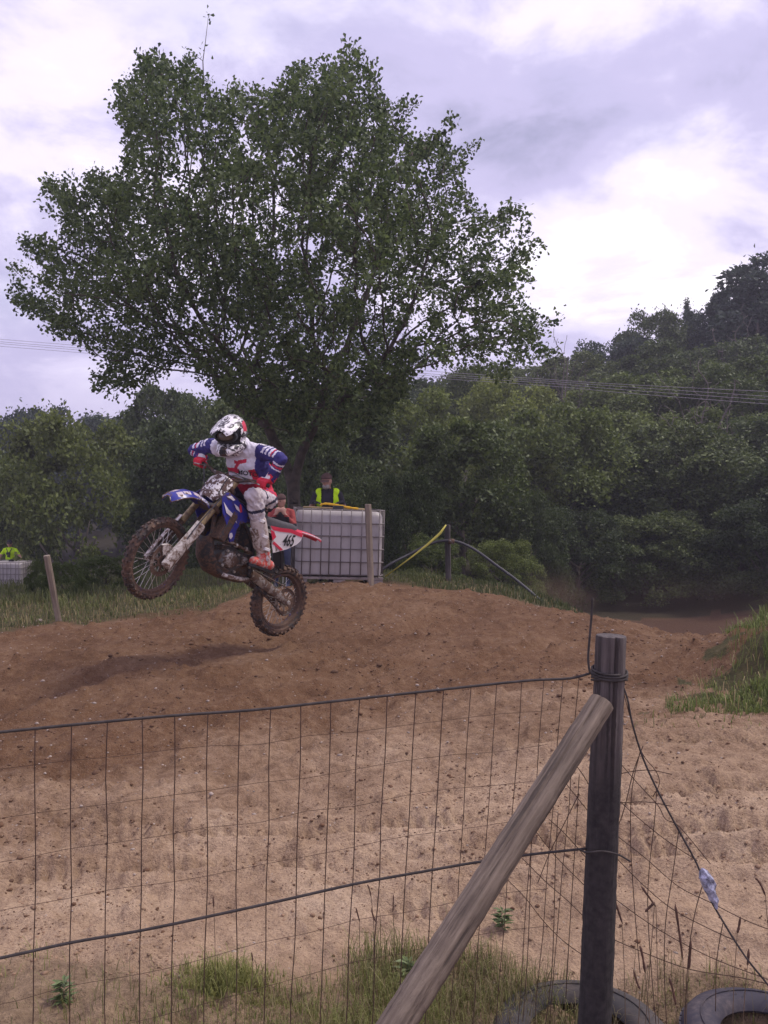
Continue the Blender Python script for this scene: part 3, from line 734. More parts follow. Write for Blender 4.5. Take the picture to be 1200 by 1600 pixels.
# ---- trees and bushes behind: a few kinds, each grown once and copied
def tree_kind(kind, seed):
    """unit-height tree (about 1 high) -> trunk mesh, crown mesh; leaf size in the same unit"""
    rs = np.random.default_rng(seed); tb = MB(); pts = []
    def lobes(cs, n_each, shell=.75):
        out = []; nrm = []
        for c, rad in cs:
            v = rs.normal(size=(n_each, 3)); v /= np.linalg.norm(v, axis=1)[:, None]; v[:, 2] = np.where(v[:, 2] < -.35, -v[:, 2], v[:, 2])
            q = rs.uniform(0, 1, n_each) ** .5 * (1 - shell) * 1.7 + shell; q = np.minimum(q, 1.0 + .12 * rs.uniform(0, 1, n_each))
            bump = 1 + .35 * (fbm(v[:, 0] * 3 + c[0] * 9, v[:, 1] * 3 + v[:, 2] * 2 + c[2] * 9, 3, seed) - .5) * 2
            out.append(np.array(c) + v * rad * (q * bump)[:, None])
        return np.vstack(out)
    leaf = .025
    if kind == 'round':
        cs = [((0, 0, .62), np.array([.24, .24, .26]))]
        for i in range(64):
            a = rs.uniform(0, 2 * math.pi); z = rs.uniform(.24, .95); w = .34 * math.sqrt(max(.05, 1 - ((z - .56) / .46) ** 2)); q = rs.uniform(.72, 1.08)
            r = rs.uniform(.035, .11); cs.append(((math.cos(a) * w * q, math.sin(a) * w * q, z), r * rs.uniform(.6, 1.35, 3)))
        pts = lobes(cs, 400, .72); trunk_top = .55
    elif kind == 'bush':
        cs = [((0, 0, .42), np.array([.42, .42, .40]))]
        for i in range(80):
            a = rs.uniform(0, 2 * math.pi); z = rs.uniform(.06, .92); w = .60 * math.sqrt(max(.05, 1 - ((z - .30) / .68) ** 2)); q = rs.uniform(.7, 1.05)
            r = rs.uniform(.04, .13); cs.append(((math.cos(a) * w * q, math.sin(a) * w * q, z), r * rs.uniform(.6, 1.35, 3)))
        pts = lobes(cs, 400, .72); trunk_top = .4
    elif kind == 'upright':
        cs = []
        for i in range(46):
            a = rs.uniform(0, 2 * math.pi); z = rs.uniform(.16, .96); w = .22 * math.sqrt(max(.04, 1 - ((z - .5) / .52) ** 2)); q = rs.uniform(.3, 1.1)
            r = rs.uniform(.045, .10); cs.append(((math.cos(a) * w * q, math.sin(a) * w * q, z), np.array([r, r, r * 1.2])))
        pts = lobes(cs, 420); trunk_top = .7
    elif kind == 'conifer':
        P0 = []
        for i in range(70):
            z = .10 + .88 * i / 70; w = .19 * (1 - z) ** .85 + .01
            for k in range(7):
                a = rs.uniform(0, 2 * math.pi); m = int(26 * (w / .2) + 8); t = rs.uniform(.15, 1, m); l = w * rs.uniform(.7, 1.15)
                P0.append(np.stack([np.cos(a) * l * t, np.sin(a) * l * t, z - .10 * l * t + .02 * rs.normal(size=m)], 1) + rs.normal(size=(m, 3)) * .008)
        pts = np.vstack(P0); leaf = .016; trunk_top = .97
    elif kind == 'pine':
        cs = []
        for i in range(26):
            a = rs.uniform(0, 2 * math.pi); z = rs.uniform(.32, .97); w = .26 * (1 - max(0, z - .5) * 1.5) * rs.uniform(.2, 1.1); r = rs.uniform(.05, .1)
            cs.append(((math.cos(a) * w, math.sin(a) * w, z), np.array([r * 1.3, r * 1.3, r * .55])))
        pts = lobes(cs, 420, .4); leaf = .017; trunk_top = .92
    pts = pts + rs.normal(size=pts.shape) * (.006 + .020 * (rs.uniform(0, 1, len(pts)) > .85))[:, None]
    if kind != 'bare':
        pts = pts[pts[:, 2] > .02]
    # trunk, forked limbs
    r0 = .018 if kind in ('conifer', 'pine', 'upright') else .024
    tb.tube([(0, 0, -.03), (.004, 0, .12), (-.006, .004, trunk_top * .5), (.006, -.004, trunk_top)], [r0 * 1.4, r0, r0 * .75, r0 * .3], 7)
    for i in range(9 if kind != 'conifer' else 3):
        z = rs.uniform(.18, trunk_top); a = rs.uniform(0, 2 * math.pi); l = rs.uniform(.12, .3) * (1.15 - z)
        tb.tube([(0, 0, z), (math.cos(a) * l * .5, math.sin(a) * l * .5, z + l * .35), (math.cos(a) * l, math.sin(a) * l, z + l * .9)], [r0 * .5, r0 * .33, r0 * .12], 5)
    me_t = tb.mesh('trunk'); me_t.materials.append(M['bark'])
    me_c = leaf_mesh('crown', pts, np.full(len(pts), leaf), rs, .35, False, .62); me_c.materials.append(M['leaf_mid'])
    return me_t, me_c
KIND = {(k, i): tree_kind(k, 100 + 7 * i + hash_) for hash_, (k, i) in enumerate([('round', 0), ('round', 1), ('round', 2), ('bush', 0), ('bush', 1), ('upright', 0), ('conifer', 0), ('pine', 0)])}
def bare_tree(seed):
    rs = np.random.default_rng(seed); att = rs.normal(size=(260, 3)) * np.array([.16, .16, .2]) + np.array([0, 0, .68])
    N, par = colonize(att, [(0, 0, -.03), (0, 0, .12), (.005, 0, .25), (0, .005, .38)], .035, .6, .05, 60, rs)
    V, F, r, ch = branch_mesh(N, par, .0022, 2.3, 0, 4)
    return arr_mesh('trunk', V, F)
BARE = bare_tree(3); BARE.materials.append(M['dead_twig'])
def plant_tree(name, px, Y, top_py, width_px, kind, var, mat, label, cat='tree', group=None, rot=None, sink=.1):
    X = (px - 600) / FPX * Y; z0 = h1(X, Y); top = P(px, top_py, Y).z; Ht = max(.6, top - z0)
    root = empty(name, (X, Y, z0 - sink))
    wunit = {'round': .80, 'bush': 1.30, 'upright': .58, 'conifer': .40, 'pine': .66, 'bare': .5}[kind]
    s = Ht; sx = (width_px / FPX * Y) / wunit
    sx = min(max(sx, Ht * .45), Ht * 2.2)
    a = rot if rot is not None else random.uniform(0, 6.28)
    if kind == 'bare':
        o = link('branches', BARE, None, root); 
    else:
        mt, mc = KIND[(kind, var)]
        o = link('trunk', mt, None, root, True); c = link('crown', mc, None, root)
        c.material_slots[0].link = 'OBJECT'; c.material_slots[0].material = M[mat]
    root.scale = (sx, sx, s); root.rotation_euler.z = a
    return tag(root, label, cat, group)
TREES = [
 # name, px, Y, top py, width px, kind, var, material, label, category
 ('sallow_bush', 125, 34, 648, 330, 'bush', 0, 'leaf_olive', 'broad yellow-green bush behind the leaning stake', 'bush'),
 ('tree', 58, 62, 634, 150, 'round', 0, 'leaf_blue', 'dark domed tree breaking the skyline at far left', 'tree'),
 ('bush', 5, 38, 715, 190, 'bush', 1, 'leaf_mid', 'mid-green bush directly behind the distant marshal', 'bush'),
 ('tree', 262, 42, 602, 170, 'round', 1, 'leaf_dark', 'dark tree under the lowest left oak branches', 'tree'),
 ('tree', 300, 30, 660, 190, 'round', 2, 'leaf_dark', 'dark green tree directly behind the raised front wheel', 'tree'),
 ('tree', 400, 33, 625, 200, 'round', 0, 'leaf_dark', 'dark tree right behind the rider\'s helmet', 'tree'),
 ('tree', 560, 29, 640, 210, 'upright', 0, 'leaf_dark', 'shadowy tree behind the marshal in the open yellow vest', 'tree'),
 ('bush', 560, 22, 745, 150, 'bush', 1, 'leaf_dark', 'dark leafy bush just behind the marshal at the tank', 'bush'),
 ('bush', 640, 21, 735, 130, 'bush', 0, 'leaf_dark', 'dark bush right of the white tank', 'bush'),
 ('ash_tree', 722, 27, 655, 215, 'round', 1, 'leaf_mid', 'big mid-green leafy tree behind the drooping black hose', 'tree'),
 ('tree', 640, 36, 612, 200, 'round', 2, 'leaf_mid', 'green tree between the oak trunk and the hose post, further back', 'tree'),
 ('tree', 745, 48, 566, 130, 'round', 0, 'leaf_dark', 'dark tree on the skyline beneath the oak\'s lowest right branch', 'tree'),
 ('tree', 800, 41, 585, 160, 'round', 2, 'leaf_mid', 'green tree where the power lines leave the oak', 'tree'),
 ('tree', 865, 33, 632, 215, 'round', 0, 'leaf_mid', 'rounded green tree in the middle of the wooded slope', 'tree'),
 ('tree', 905, 55, 552, 150, 'round', 1, 'leaf_dark', 'dark rounded skyline tree just right of the oak', 'tree'),
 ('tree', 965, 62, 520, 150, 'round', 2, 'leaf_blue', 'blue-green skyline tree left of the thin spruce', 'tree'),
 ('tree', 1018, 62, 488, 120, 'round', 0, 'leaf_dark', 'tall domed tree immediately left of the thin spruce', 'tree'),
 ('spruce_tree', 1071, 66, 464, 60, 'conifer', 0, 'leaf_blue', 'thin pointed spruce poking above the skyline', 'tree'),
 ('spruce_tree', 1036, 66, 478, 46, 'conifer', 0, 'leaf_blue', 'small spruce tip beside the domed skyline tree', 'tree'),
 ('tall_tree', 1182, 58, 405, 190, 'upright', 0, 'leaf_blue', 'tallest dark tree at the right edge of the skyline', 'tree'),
 ('tree', 1130, 62, 480, 140, 'upright', 0, 'leaf_blue', 'dark upright tree between the spruce and the tallest tree', 'tree'),
 ('tree', 985, 44, 585, 190, 'round', 1, 'leaf_mid', 'green tree under the middle of the right power lines', 'tree'),
 ('tree', 1085, 45, 570, 190, 'round', 0, 'leaf_mid', 'green tree crossed by the power lines below the spruce', 'tree'),
 ('tree', 1180, 42, 555, 180, 'round', 2, 'leaf_mid', 'green tree below the tallest tree, at the picture\'s right edge', 'tree'),
 ('tree', 960, 35, 690, 190, 'round', 2, 'leaf_dark', 'dark tree above the dip where the track reappears', 'tree'),
 ('tree', 1060, 34, 660, 210, 'round', 1, 'leaf_dark', 'dark spreading tree behind the dip, right of centre', 'tree'),
 ('tree', 1165, 33, 690, 210, 'round', 0, 'leaf_dark', 'dark tree above the grassy bank', 'tree'),
 ('bush', 830, 27, 770, 130, 'bush', 1, 'leaf_dark', 'dark bush where the black hose meets the ground', 'bush'),
 ('bush', 905, 30, 790, 200, 'bush', 0, 'leaf_dark', 'low dark bush behind the top of the fence post', 'bush'),
 ('bush', 1010, 31, 800, 230, 'bush', 0, 'leaf_dark', 'low bush at the far edge of the dip', 'bush'),
 ('bush', 1110, 31, 790, 240, 'bush', 1, 'leaf_dark', 'broad low bush in the dip behind the bank', 'bush'),
 ('bush', 1200, 29, 780, 220, 'bush', 0, 'leaf_dark', 'dark low bush at the right edge above the bank', 'bush'),
 ('bush', 785, 23, 838, 130, 'bush', 0, 'leaf_mid', 'small green bush under the falling end of the hose', 'bush'),
 ('bush', 675, 20, 832, 110, 'bush', 1, 'leaf_mid', 'small bush behind the post that props the hose', 'bush'),
 ('bush', 350, 22, 800, 150, 'bush', 1, 'leaf_dark', 'dark bush seen through the bike between its wheels', 'bush'),
 ('bush', 440, 21, 780, 120, 'bush', 0, 'leaf_dark', 'dark bush at the foot of the oak\'s trunk', 'bush'),
 ('bush', 262, 30, 790, 130, 'bush', 1, 'leaf_dark', 'dark bush right of the yellow-green bush', 'bush'),
]
for px, Y, tp, w, vr, lb in [(98, 13.0, 893, 75, 0, 'weedy clump right beside the leaning stake'), (62, 14.0, 918, 50, 1, 'weedy clump left of the leaning stake'), (165, 15.0, 903, 110, 0, 'low weedy clump right of the leaning stake')]:
    TREES.append(('weed_clump', px, Y, tp, w, 'bush', vr, 'leaf_mid', lb, 'weeds'))
for t in TREES: plant_tree(*t)
for px, Y, tp, w, lab in [(880, 44, 560, 70, 'leafless grey tree among the green ones right of the oak'), (1100, 36, 600, 110, 'bare pale-branched tree in front of the dark trees, far right'), (1150, 52, 520, 90, 'thin bare tree below the tallest skyline tree')]:
    plant_tree('bare_tree', px, Y, tp, w, 'bare', 0, None, lab)
# further trees of the massed wood
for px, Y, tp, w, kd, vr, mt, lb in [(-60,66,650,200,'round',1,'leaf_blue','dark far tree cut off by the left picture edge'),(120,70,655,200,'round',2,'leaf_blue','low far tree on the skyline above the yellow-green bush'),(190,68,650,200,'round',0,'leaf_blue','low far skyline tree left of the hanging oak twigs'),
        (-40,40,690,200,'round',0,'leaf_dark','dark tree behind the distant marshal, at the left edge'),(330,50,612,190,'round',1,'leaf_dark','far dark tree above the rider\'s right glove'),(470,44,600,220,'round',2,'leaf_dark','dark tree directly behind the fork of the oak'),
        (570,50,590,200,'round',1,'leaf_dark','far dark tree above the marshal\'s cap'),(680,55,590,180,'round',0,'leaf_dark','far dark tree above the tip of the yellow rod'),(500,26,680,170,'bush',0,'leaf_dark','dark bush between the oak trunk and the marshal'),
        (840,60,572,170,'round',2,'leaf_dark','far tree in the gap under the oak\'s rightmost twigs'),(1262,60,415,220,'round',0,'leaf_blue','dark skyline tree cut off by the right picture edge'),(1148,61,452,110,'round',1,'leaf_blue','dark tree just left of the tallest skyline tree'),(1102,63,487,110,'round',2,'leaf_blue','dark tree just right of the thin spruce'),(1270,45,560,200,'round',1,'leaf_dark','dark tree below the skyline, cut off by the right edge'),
        (925,46,610,170,'round',0,'leaf_mid','green tree just under the power lines, above the fence post'),(1030,52,540,170,'round',2,'leaf_dark','dark tree between the power lines and the thin spruce'),(1120,53,535,170,'round',1,'leaf_dark','dark tree above the power lines, right of the thin spruce'),
        (1210,50,520,170,'round',0,'leaf_dark','dark tree at the right edge, just above the power lines'),(1010,39,640,170,'round',0,'leaf_mid','green tree below the power lines, under the thin spruce'),(1120,38,640,180,'round',2,'leaf_mid','green tree below the power lines, behind the bare tree'),
        (1220,36,640,200,'round',1,'leaf_dark','dark tree below the power lines at the right edge'),(900,38,680,170,'round',2,'leaf_dark','dark tree halfway up the slope above the fence post'),(800,33,690,170,'round',1,'leaf_mid','green tree halfway up the slope above the hose\'s end'),(1250,30,720,200,'round',2,'leaf_dark','dark tree above the bank, cut off by the right edge')]:
    plant_tree('background_tree', px, Y, tp, w, kd, vr, mt, lb, 'tree', 'massed trees of the wood behind')
# a far wood that closes the view behind them
def far_wood():
    rs = np.random.default_rng(8); pts = []
    for i in range(260):
        x = rs.uniform(-75, 105); y = rs.uniform(78, 105); z = h1(x, y); hgt = rs.uniform(6, 9) if x < 15 else rs.uniform(5, 8)
        if x < 0: hgt *= .75
        v = rs.normal(size=(260, 3)); v /= np.linalg.norm(v, axis=1)[:, None]
        pts.append(np.array([x, y, z + hgt * .55]) + v * np.array([3.2, 3.2, hgt * .45]) * rs.uniform(.75, 1.05, 260)[:, None])
    p = np.vstack(pts)
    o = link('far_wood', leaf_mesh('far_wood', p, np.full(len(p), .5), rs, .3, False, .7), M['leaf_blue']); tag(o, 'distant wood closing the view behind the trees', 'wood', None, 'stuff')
far_wood()

# ---- grass: uncountable, one object for each growth
def grass_mesh(name, pts, hgt, rs, wid=.006, lean=.5, mat='grass', label=''):
    n = len(pts); a = rs.uniform(0, 2 * math.pi, n); l = hgt * rs.uniform(.5, 1.25, n); ln = rs.uniform(.1, 1, n) * lean
    d = np.stack([np.cos(a), np.sin(a), np.zeros(n)], 1); s = np.stack([-np.sin(a), np.cos(a), np.zeros(n)], 1) * (wid * rs.uniform(.6, 1.4, n))[:, None]
    up = np.array([0, 0, 1.])
    p1 = pts + up * (l * .5)[:, None] + d * (l * ln * .18)[:, None]; p2 = pts + up * (l * .85)[:, None] + d * (l * ln * .5)[:, None]; p3 = pts + up * (l * (1 - ln * .25))[:, None] + d * (l * ln * .95)[:, None]
    V = np.stack([pts - s, pts + s, p1 - s * .85, p1 + s * .85, p2 - s * .55, p2 + s * .55, p3], 1)
    tr = np.array([(0, 1, 3), (0, 3, 2), (2, 3, 5), (2, 5, 4), (4, 5, 6)])
    F = (np.arange(n)[:, None, None] * 7 + tr[None]).reshape(-1, 3)
    o = link(name, arr_mesh(name, V.reshape(-1, 3), F, np.repeat(rs.uniform(0, 1, n), 7)), M[mat]); tag(o, label, 'grass', None, 'stuff'); return o
def scatter(n, x0, x1, y0, y1, rs, dens):
    x = rs.uniform(x0, x1, n); y = rs.uniform(y0, y1, n); k = rs.uniform(0, 1, n) < dens(x, y); x = x[k]; y = y[k]
    return np.stack([x, y, gz(x, y) - .01], 1)
rs = np.random.default_rng(3)
# verge behind the track
def d_back(x, y):
    g = masks(x, y)[0]; on = np.abs(x) < y * .47 + .6
    return np.where((y > 8) & on, g, 0) * np.clip(.35 + fbm(x * .8, y * .8, 3, 15) * 1.1, 0, 1)
pts = scatter(60000, -12, 1.0, 8.8, 22, rs, lambda x, y: d_back(x, y) * np.where(y < 15, 1, .7))
hh = .04 + .20 * np.clip(fbm(pts[:, 0] * .9, pts[:, 1] * .9, 3, 16) - .25, 0, 1) * 1.6 * np.clip((pts[:, 1] - near_line(pts[:, 0], BACK)) / 2.2, .12, 1)
grass_mesh('verge_grass', pts, hh, rs, .005, .9, 'verge_grass', 'green grass along the far verge left of the tank')
pts = scatter(26000, -12, 1.0, 8.8, 13, rs, lambda x, y: d_back(x, y) * .5)
grass_mesh('dry_verge_grass', pts, .03 + .08 * rs.uniform(0, 1, len(pts)), rs, .004, .95, 'dry_grass', 'straw-coloured dry grass at the edge of the far verge')
pts = scatter(40000, .4, 7.5, 11, 26, rs, lambda x, y: d_back(x, y) * .9)
grass_mesh('bank_top_grass', pts, .04 + .14 * fbm(pts[:, 0], pts[:, 1], 3, 4), rs, .005, .9, 'verge_grass', 'grass behind the crest of the track near the hose')
pts = scatter(9000, .4, 7.5, 11, 20, rs, lambda x, y: d_back(x, y) * .4)
grass_mesh('dry_crest_grass', pts, .03 + .08 * rs.uniform(0, 1, len(pts)), rs, .004, .95, 'dry_grass', 'dry grass behind the crest of the track')
# bank on the right
def d_bank(x, y):
    wob = fbm(x * 1.8, y * 1.8, 3, 19); return (inpoly(x + (wob - .5) * .6, y + (wob - .5) * .5, BANK) & (x < y * .47 + .4)) * np.clip((wob - .43) * 6, 0.06, 1) + (inpoly(x + .3, y + .35, BANK)) * .05
pts = scatter(110000, 1.6, 6, 5.4, 12, rs, d_bank)
grass_mesh('bank_grass', pts, .05 + .20 * np.clip((pts[:, 2] - .1) * 2.2, .12, 1) * (.2 + 1.5 * fbm(pts[:, 0] * 3, pts[:, 1] * 3, 2, 8) ** 1.5), rs, .0030, 1.1, 'grass', 'tufted green grass on the bank at right')
pts = scatter(5000, 1.6, 6, 5.4, 12, rs, lambda x, y: inpoly(x, y, BANK) * .5 * (x < y * .47 + .4))
grass_mesh('dry_bank_grass', pts, .04 + .10 * rs.uniform(0, 1, len(pts)), rs, .004, .9, 'dry_grass', 'dry grass on the bank at right')
# foreground along the fence
def d_front(x, y):
    f = masks(x, y)[2]; cl = np.clip((fbm(x * 2.2, y * 2.2, 3, 23) - .30) * 3.5, .12, 1)
    return f * cl * np.clip((x + 1.15) * 1.6, .10, 1)
pts = scatter(34000, -1.5, 1.9, 2.9, 4.3, rs, d_front)
grass_mesh('fence_grass', pts, .03 + .10 * np.clip(fbm(pts[:, 0] * 1.8, pts[:, 1] * 1.8, 3, 25) * 1.5 - .3, 0.05, 1), rs, .0015, 1.0, 'fence_grass', 'green grass at the foot of the wire fence')
pts = scatter(40000, -1.3, 2.1, 2.9, 4.4, rs, lambda x, y: d_front(x, y) * np.clip((x + .7), .15, 1))
grass_mesh('dry_fence_grass', pts, .03 + .15 * rs.uniform(0, 1, len(pts)) ** 2, rs, .0013, 1.0, 'dry_grass', 'straw-coloured grass among the tyres and fence')
g0 = G(350, 1580); n = 1500; a = rs.normal(size=(n, 2)) * np.array([.12, .08]); x = g0.x + a[:, 0]; y = g0.y + .05 + a[:, 1]
grass_mesh('green_tuft', np.stack([x, y, gz(x, y) - .01], 1), .12 * np.exp(-(a ** 2).sum(1) / .02) * rs.uniform(.2, 1, n) + .03, rs, .0017, 1.0, 'fence_grass', 'bright green grass tuft at the bottom of the fence, left of centre')

# ------------------------------------------------------------------ white tanks in wire cages
def liquid_tank(name, loc, rz, tilt, wx, wy, ht, label, nx=9, ny=7, nh=5):
    root = empty(name, loc); root.rotation_euler = (0, tilt, rz)
    ph = .15 * ht / 1.15; ct = ht; hx, hy = wx / 2, wy / 2
    # bottle: rounded box, bulging a little between the bars
    secs = []; zs = [ph + .015, ph + .03, ph + .08, ph + .25 * (ct - ph), ph + .5 * (ct - ph), ph + .75 * (ct - ph), ct - .10, ct - .045, ct - .02]
    ins = [.06, .03, .022, .02, .018, .02, .024, .05, .12]
    def rr(ax, ay, r, z, m=6):
        q = []
        for k, (sx, sy) in enumerate(((1, 1), (-1, 1), (-1, -1), (1, -1))):
            for i in range(m):
                a = math.pi / 2 * (k + i / (m - 1)); q.append(Vector((sx * (ax - r) + math.cos(a) * r, sy * (ay - r) + math.sin(a) * r, z)))
        return q
    for z, i in zip(zs, ins): secs.append(rr(hx - i, hy - i, .10, z))
    bt = MB().loft(secs).build('bottle', M['tank_plastic'], root, True, angle=50)
    MB().rev([(0, .06), (.08, .06), (.085, .0), (.085, -.03)], (0, 0, ct - .02), (0, 0, 1), 20).build('lid', M['black_ink'], bt)
    # cage
    def ring(z, r=.0085, nm='cage_bar'):
        pts = rr(hx, hy, .06, z, 4); MB().tube(pts + [pts[0], pts[1]], r, 6, False).build(nm, M['cage_steel'], root, True)
    for i in range(nh + 1): ring(ph + .03 + (ct - ph - .03) * i / nh * .985, .0105 if i in (0, nh) else .0085)
    vb = None
    def upright(x, y):
        nonlocal vb
        if vb is None: vb = MB().tube([(0, 0, ph), (0, 0, ct)], .0085, 6).mesh('cage_upright'); vb.materials.append(M['cage_steel'])
        o = link('cage_upright', vb, None, root, True); o.location = (x, y, 0)
    for i in range(nx):
        x = -hx + .07 + (wx - .14) * i / (nx - 1)
        upright(x + random.uniform(-.02, .02), -hy - .009); upright(x, hy + .009)
    for i in range(1, ny):
        y = -hy + wy * i / ny; upright(hx + .009, y); upright(-hx - .009, y)
    # pallet
    pl = MB().box((0, 0, ph - .02), (hx, hy, .018), None, .004).build('pallet', M['pallet'], root)
    for x in (-1, 0, 1):
        for y in (-1, 0, 1): MB().box((x * (hx - .09), y * (hy - .09), (ph - .04) / 2 - .012), (.085, .085, (ph - .04) / 2 + .01), None, .006).build('pallet_foot', M['pallet'], pl)
    return tag(root, label, 'tank')
tk = P(524, 912, 13.7); TZ = P(524, 914, 13.7).z
tank = liquid_tank('liquid_tank', (tk.x, 13.9, TZ), R_(8), R_(1.8), 1.28, 1.0, 1.13, 'white plastic liquid tank in a steel cage behind the track crest')
fp = P(14, 905, 30); gzf = h1(fp.x, 30.2)
ftop = P(14, 877, 30).z
tank2 = liquid_tank('liquid_tank', (fp.x, 30.2, ftop - 1.13), R_(-6), 0, 1.2, 1.0, 1.13, 'small far white caged tank in front of the distant marshal')

# ------------------------------------------------------------------ posts
def round_post(name, p0, p1, r0, r1, mat, label, cat='post', split=False, dark_from=None, n=14):
    p0 = Vector(p0); p1 = Vector(p1); d = p1 - p0; L_ = d.length
    rs_ = random.Random(hash(label) % 1000 if False else int(p0.x * 100) + 7)
    q = d.to_track_quat('Z', 'Y').to_matrix().to_4x4(); q.translation = p0
    mb = MB(); pts = []; rr = []
    K = 110 if L_ > 1.2 else 15
    for i in range(K):
        t = i / (K - 1); pts.append(Vector((rs_.uniform(-1, 1) * r0 * .012, rs_.uniform(-1, 1) * r0 * .012, t * L_))); rr.append((r0 + (r1 - r0) * t) * rs_.uniform(.985, 1.015))
    pts[-1].z -= .003; pts.append(pts[-1] + Vector((0, 0, .003))); rr.append(rr[-1] * .97)
    mb.tube(pts, rr, n)
    va = np.array(mb.v); an_ = np.arctan2(va[:, 1], va[:, 0]); dn = 1 + .10 * (fbm(an_ * 4.5 + 40, va[:, 2] * 2.2 + 9, 5, int(abs(p0.x) * 97)) - .5) + .02 * (fbm(an_ * 1.2 + 8, va[:, 2] * 5, 2, 3) - .5)
    mb.v = [(a * k, b * k, c_) for (a, b, c_), k in zip(mb.v, dn)]
    # weathering check: a groove along the side facing the track
    split_ = split
    if split:
        inv_ = q.to_3x3().inverted(); cd_ = inv_ @ (CAM - (p0 + p1) / 2); ca_ = math.atan2(cd_.y, cd_.x) + (.35 if split == 4 else -.3)
        mid_ = np.array(mb.v[n * 5:n * 6]); split = int(np.argmax(mid_[:, 0] * math.cos(ca_) + mid_[:, 1] * math.sin(ca_))) + 1
        for i, v in enumerate(mb.v):
            if i % n == split - 1 and v[2] > L_ * .60:
                q_ = (.66 if split_ == 4 else .86) + (.32 if split_ == 4 else .13) * max(0, (L_ * .80 - v[2]) / (L_ * .2)); mb.v[i] = (v[0] * q_, v[1] * q_, v[2])
    o = mb.build(name, mat, None, True, angle=32); o.matrix_world = q
    return tag(o, label, cat)
p = P(578, 915, 13.0); round_post('wooden_stake', (p.x + .02, 13.0, gz1(p.x, 13.0) - .2), P(575, 788, 12.95), .045, .045, M['stake_wood'], 'upright wooden stake standing against the white tank')
p = P(90, 976, 10); round_post('wooden_stake', (p.x + .02, 10.05, gz1(p.x, 10.05) - .15), P(73, 868, 9.9), .033, .036, M['stake_wood'], 'short stake leaning left at the far track edge')
p = P(701, 915, 14.4); round_post('hose_post', (p.x, 14.4, gz1(p.x, 14.4) - .2), P(699, 820, 14.4), .045, .045, M['dark_post'], 'dark post propping up the black hose')
# fence corner post and its brace
PT = P(955, 993, 3.3); PB = P(927, 1640, 3.3); PB = PT + (PB - PT) * 1.12
round_post('fence_post', PB, PT, .060, .0545, M['post_wood'], 'thick grey round fence post with a split top', 'fence post', split=4, n=40)
# end-grain cap is part of the same log; brace leans on the post
BT = P(936, 1104, 3.19); BB = P(642, 1575, 2.68); BB = BT + (BB - BT) * 1.72
BB.z = max(BB.z, -.3)
round_post('fence_brace', BB, BT + (BT - BB).normalized() * .02, .054, .044, M['brace_wood'], 'pale weathered log brace slanting up to the fence post', 'brace', split=9, n=40)

# ------------------------------------------------------------------ hose and yellow rod at the hose post
hp = [P(588, 897, 13.9), P(612, 880, 14.0), P(640, 866, 14.2), P(665, 853, 14.3), P(685, 846, 14.34), P(705, 845, 14.33), P(722, 849, 14.3), P(745, 861, 14.2), P(775, 883, 14.0), P(805, 905, 13.8), P(835, 930, 13.6), P(862, 955, 13.4), P(880, 975, 13.3)]
hs = MB().tube(catmull(hp, 5), .022, 8).build('water_hose', M['hose'], None, True); tag(hs, 'thick black hose arching over its post and falling right', 'hose')
cl = MB().tube([P(701, 846, 14.30), P(710, 846, 14.30)], .042, 10).build('hose_coupling', M['metal'], hs, True)
yr = MB().tube([P(602, 901, 14.15), P(645, 869, 14.12), P(668, 851, 14.1), P(688, 833, 14.1), P(697, 820, 14.1)], [.010, .012, .018, .020, .010], 8).build('yellow_rod', M['yellow_plastic'], None, True)
tag(yr, 'yellow rod leaning against the hose beside its post', 'rod')

# ------------------------------------------------------------------ people
def limb_caps(mb, pts, rads):
    for (a, ra), (b, rb) in zip(zip(pts, rads), zip(pts[1:], rads[1:])): mb.cap(a, ra, b, rb)
def add_head(mb, c, fwd, up, s=1.0):
    """skull, jaw, nose, ears, brow"""
    f = Vector(fwd).normalized(); u = Vector(up); u = (u - f * u.dot(f)).normalized(); l = u.cross(f); c = Vector(c)
    rot = Matrix((f, l, u)).transposed()
    mb.ell(c, (.098 * s, .076 * s, .115 * s), rot); mb.ell(c + f * .028 * s - u * .068 * s, (.066 * s, .056 * s, .058 * s), rot)
    mb.ell(c + f * .102 * s - u * .018 * s, (.020 * s, .014 * s, .026 * s), rot, 10, 6)
    mb.ell(c + f * .086 * s + u * .022 * s, (.016 * s, .05 * s, .012 * s), rot, 10, 6)
    for k in (-1, 1): mb.ell(c + l * .078 * s * k - u * .01 * s, (.022 * s, .010 * s, .034 * s), rot, 10, 6)
    return f, l, u
def face_parts(parent, c, f, l, u, s=1.0, hair=None, inv=None):
    e = MB()
    for k in (-1, 1): e.ell(c + f * .089 * s + l * .031 * s * k + u * .005 * s, .0115 * s, None, 8, 6)
    e.build('eyes', M['black_ink'], parent, True)
    MB().ell(c + f * .092 * s - u * .062 * s, (.008 * s, .026 * s, .006 * s), Matrix((f, l, u)).transposed(), 10, 6).build('mouth', simple('lips', (.33, .12, .10), .5), parent, True)
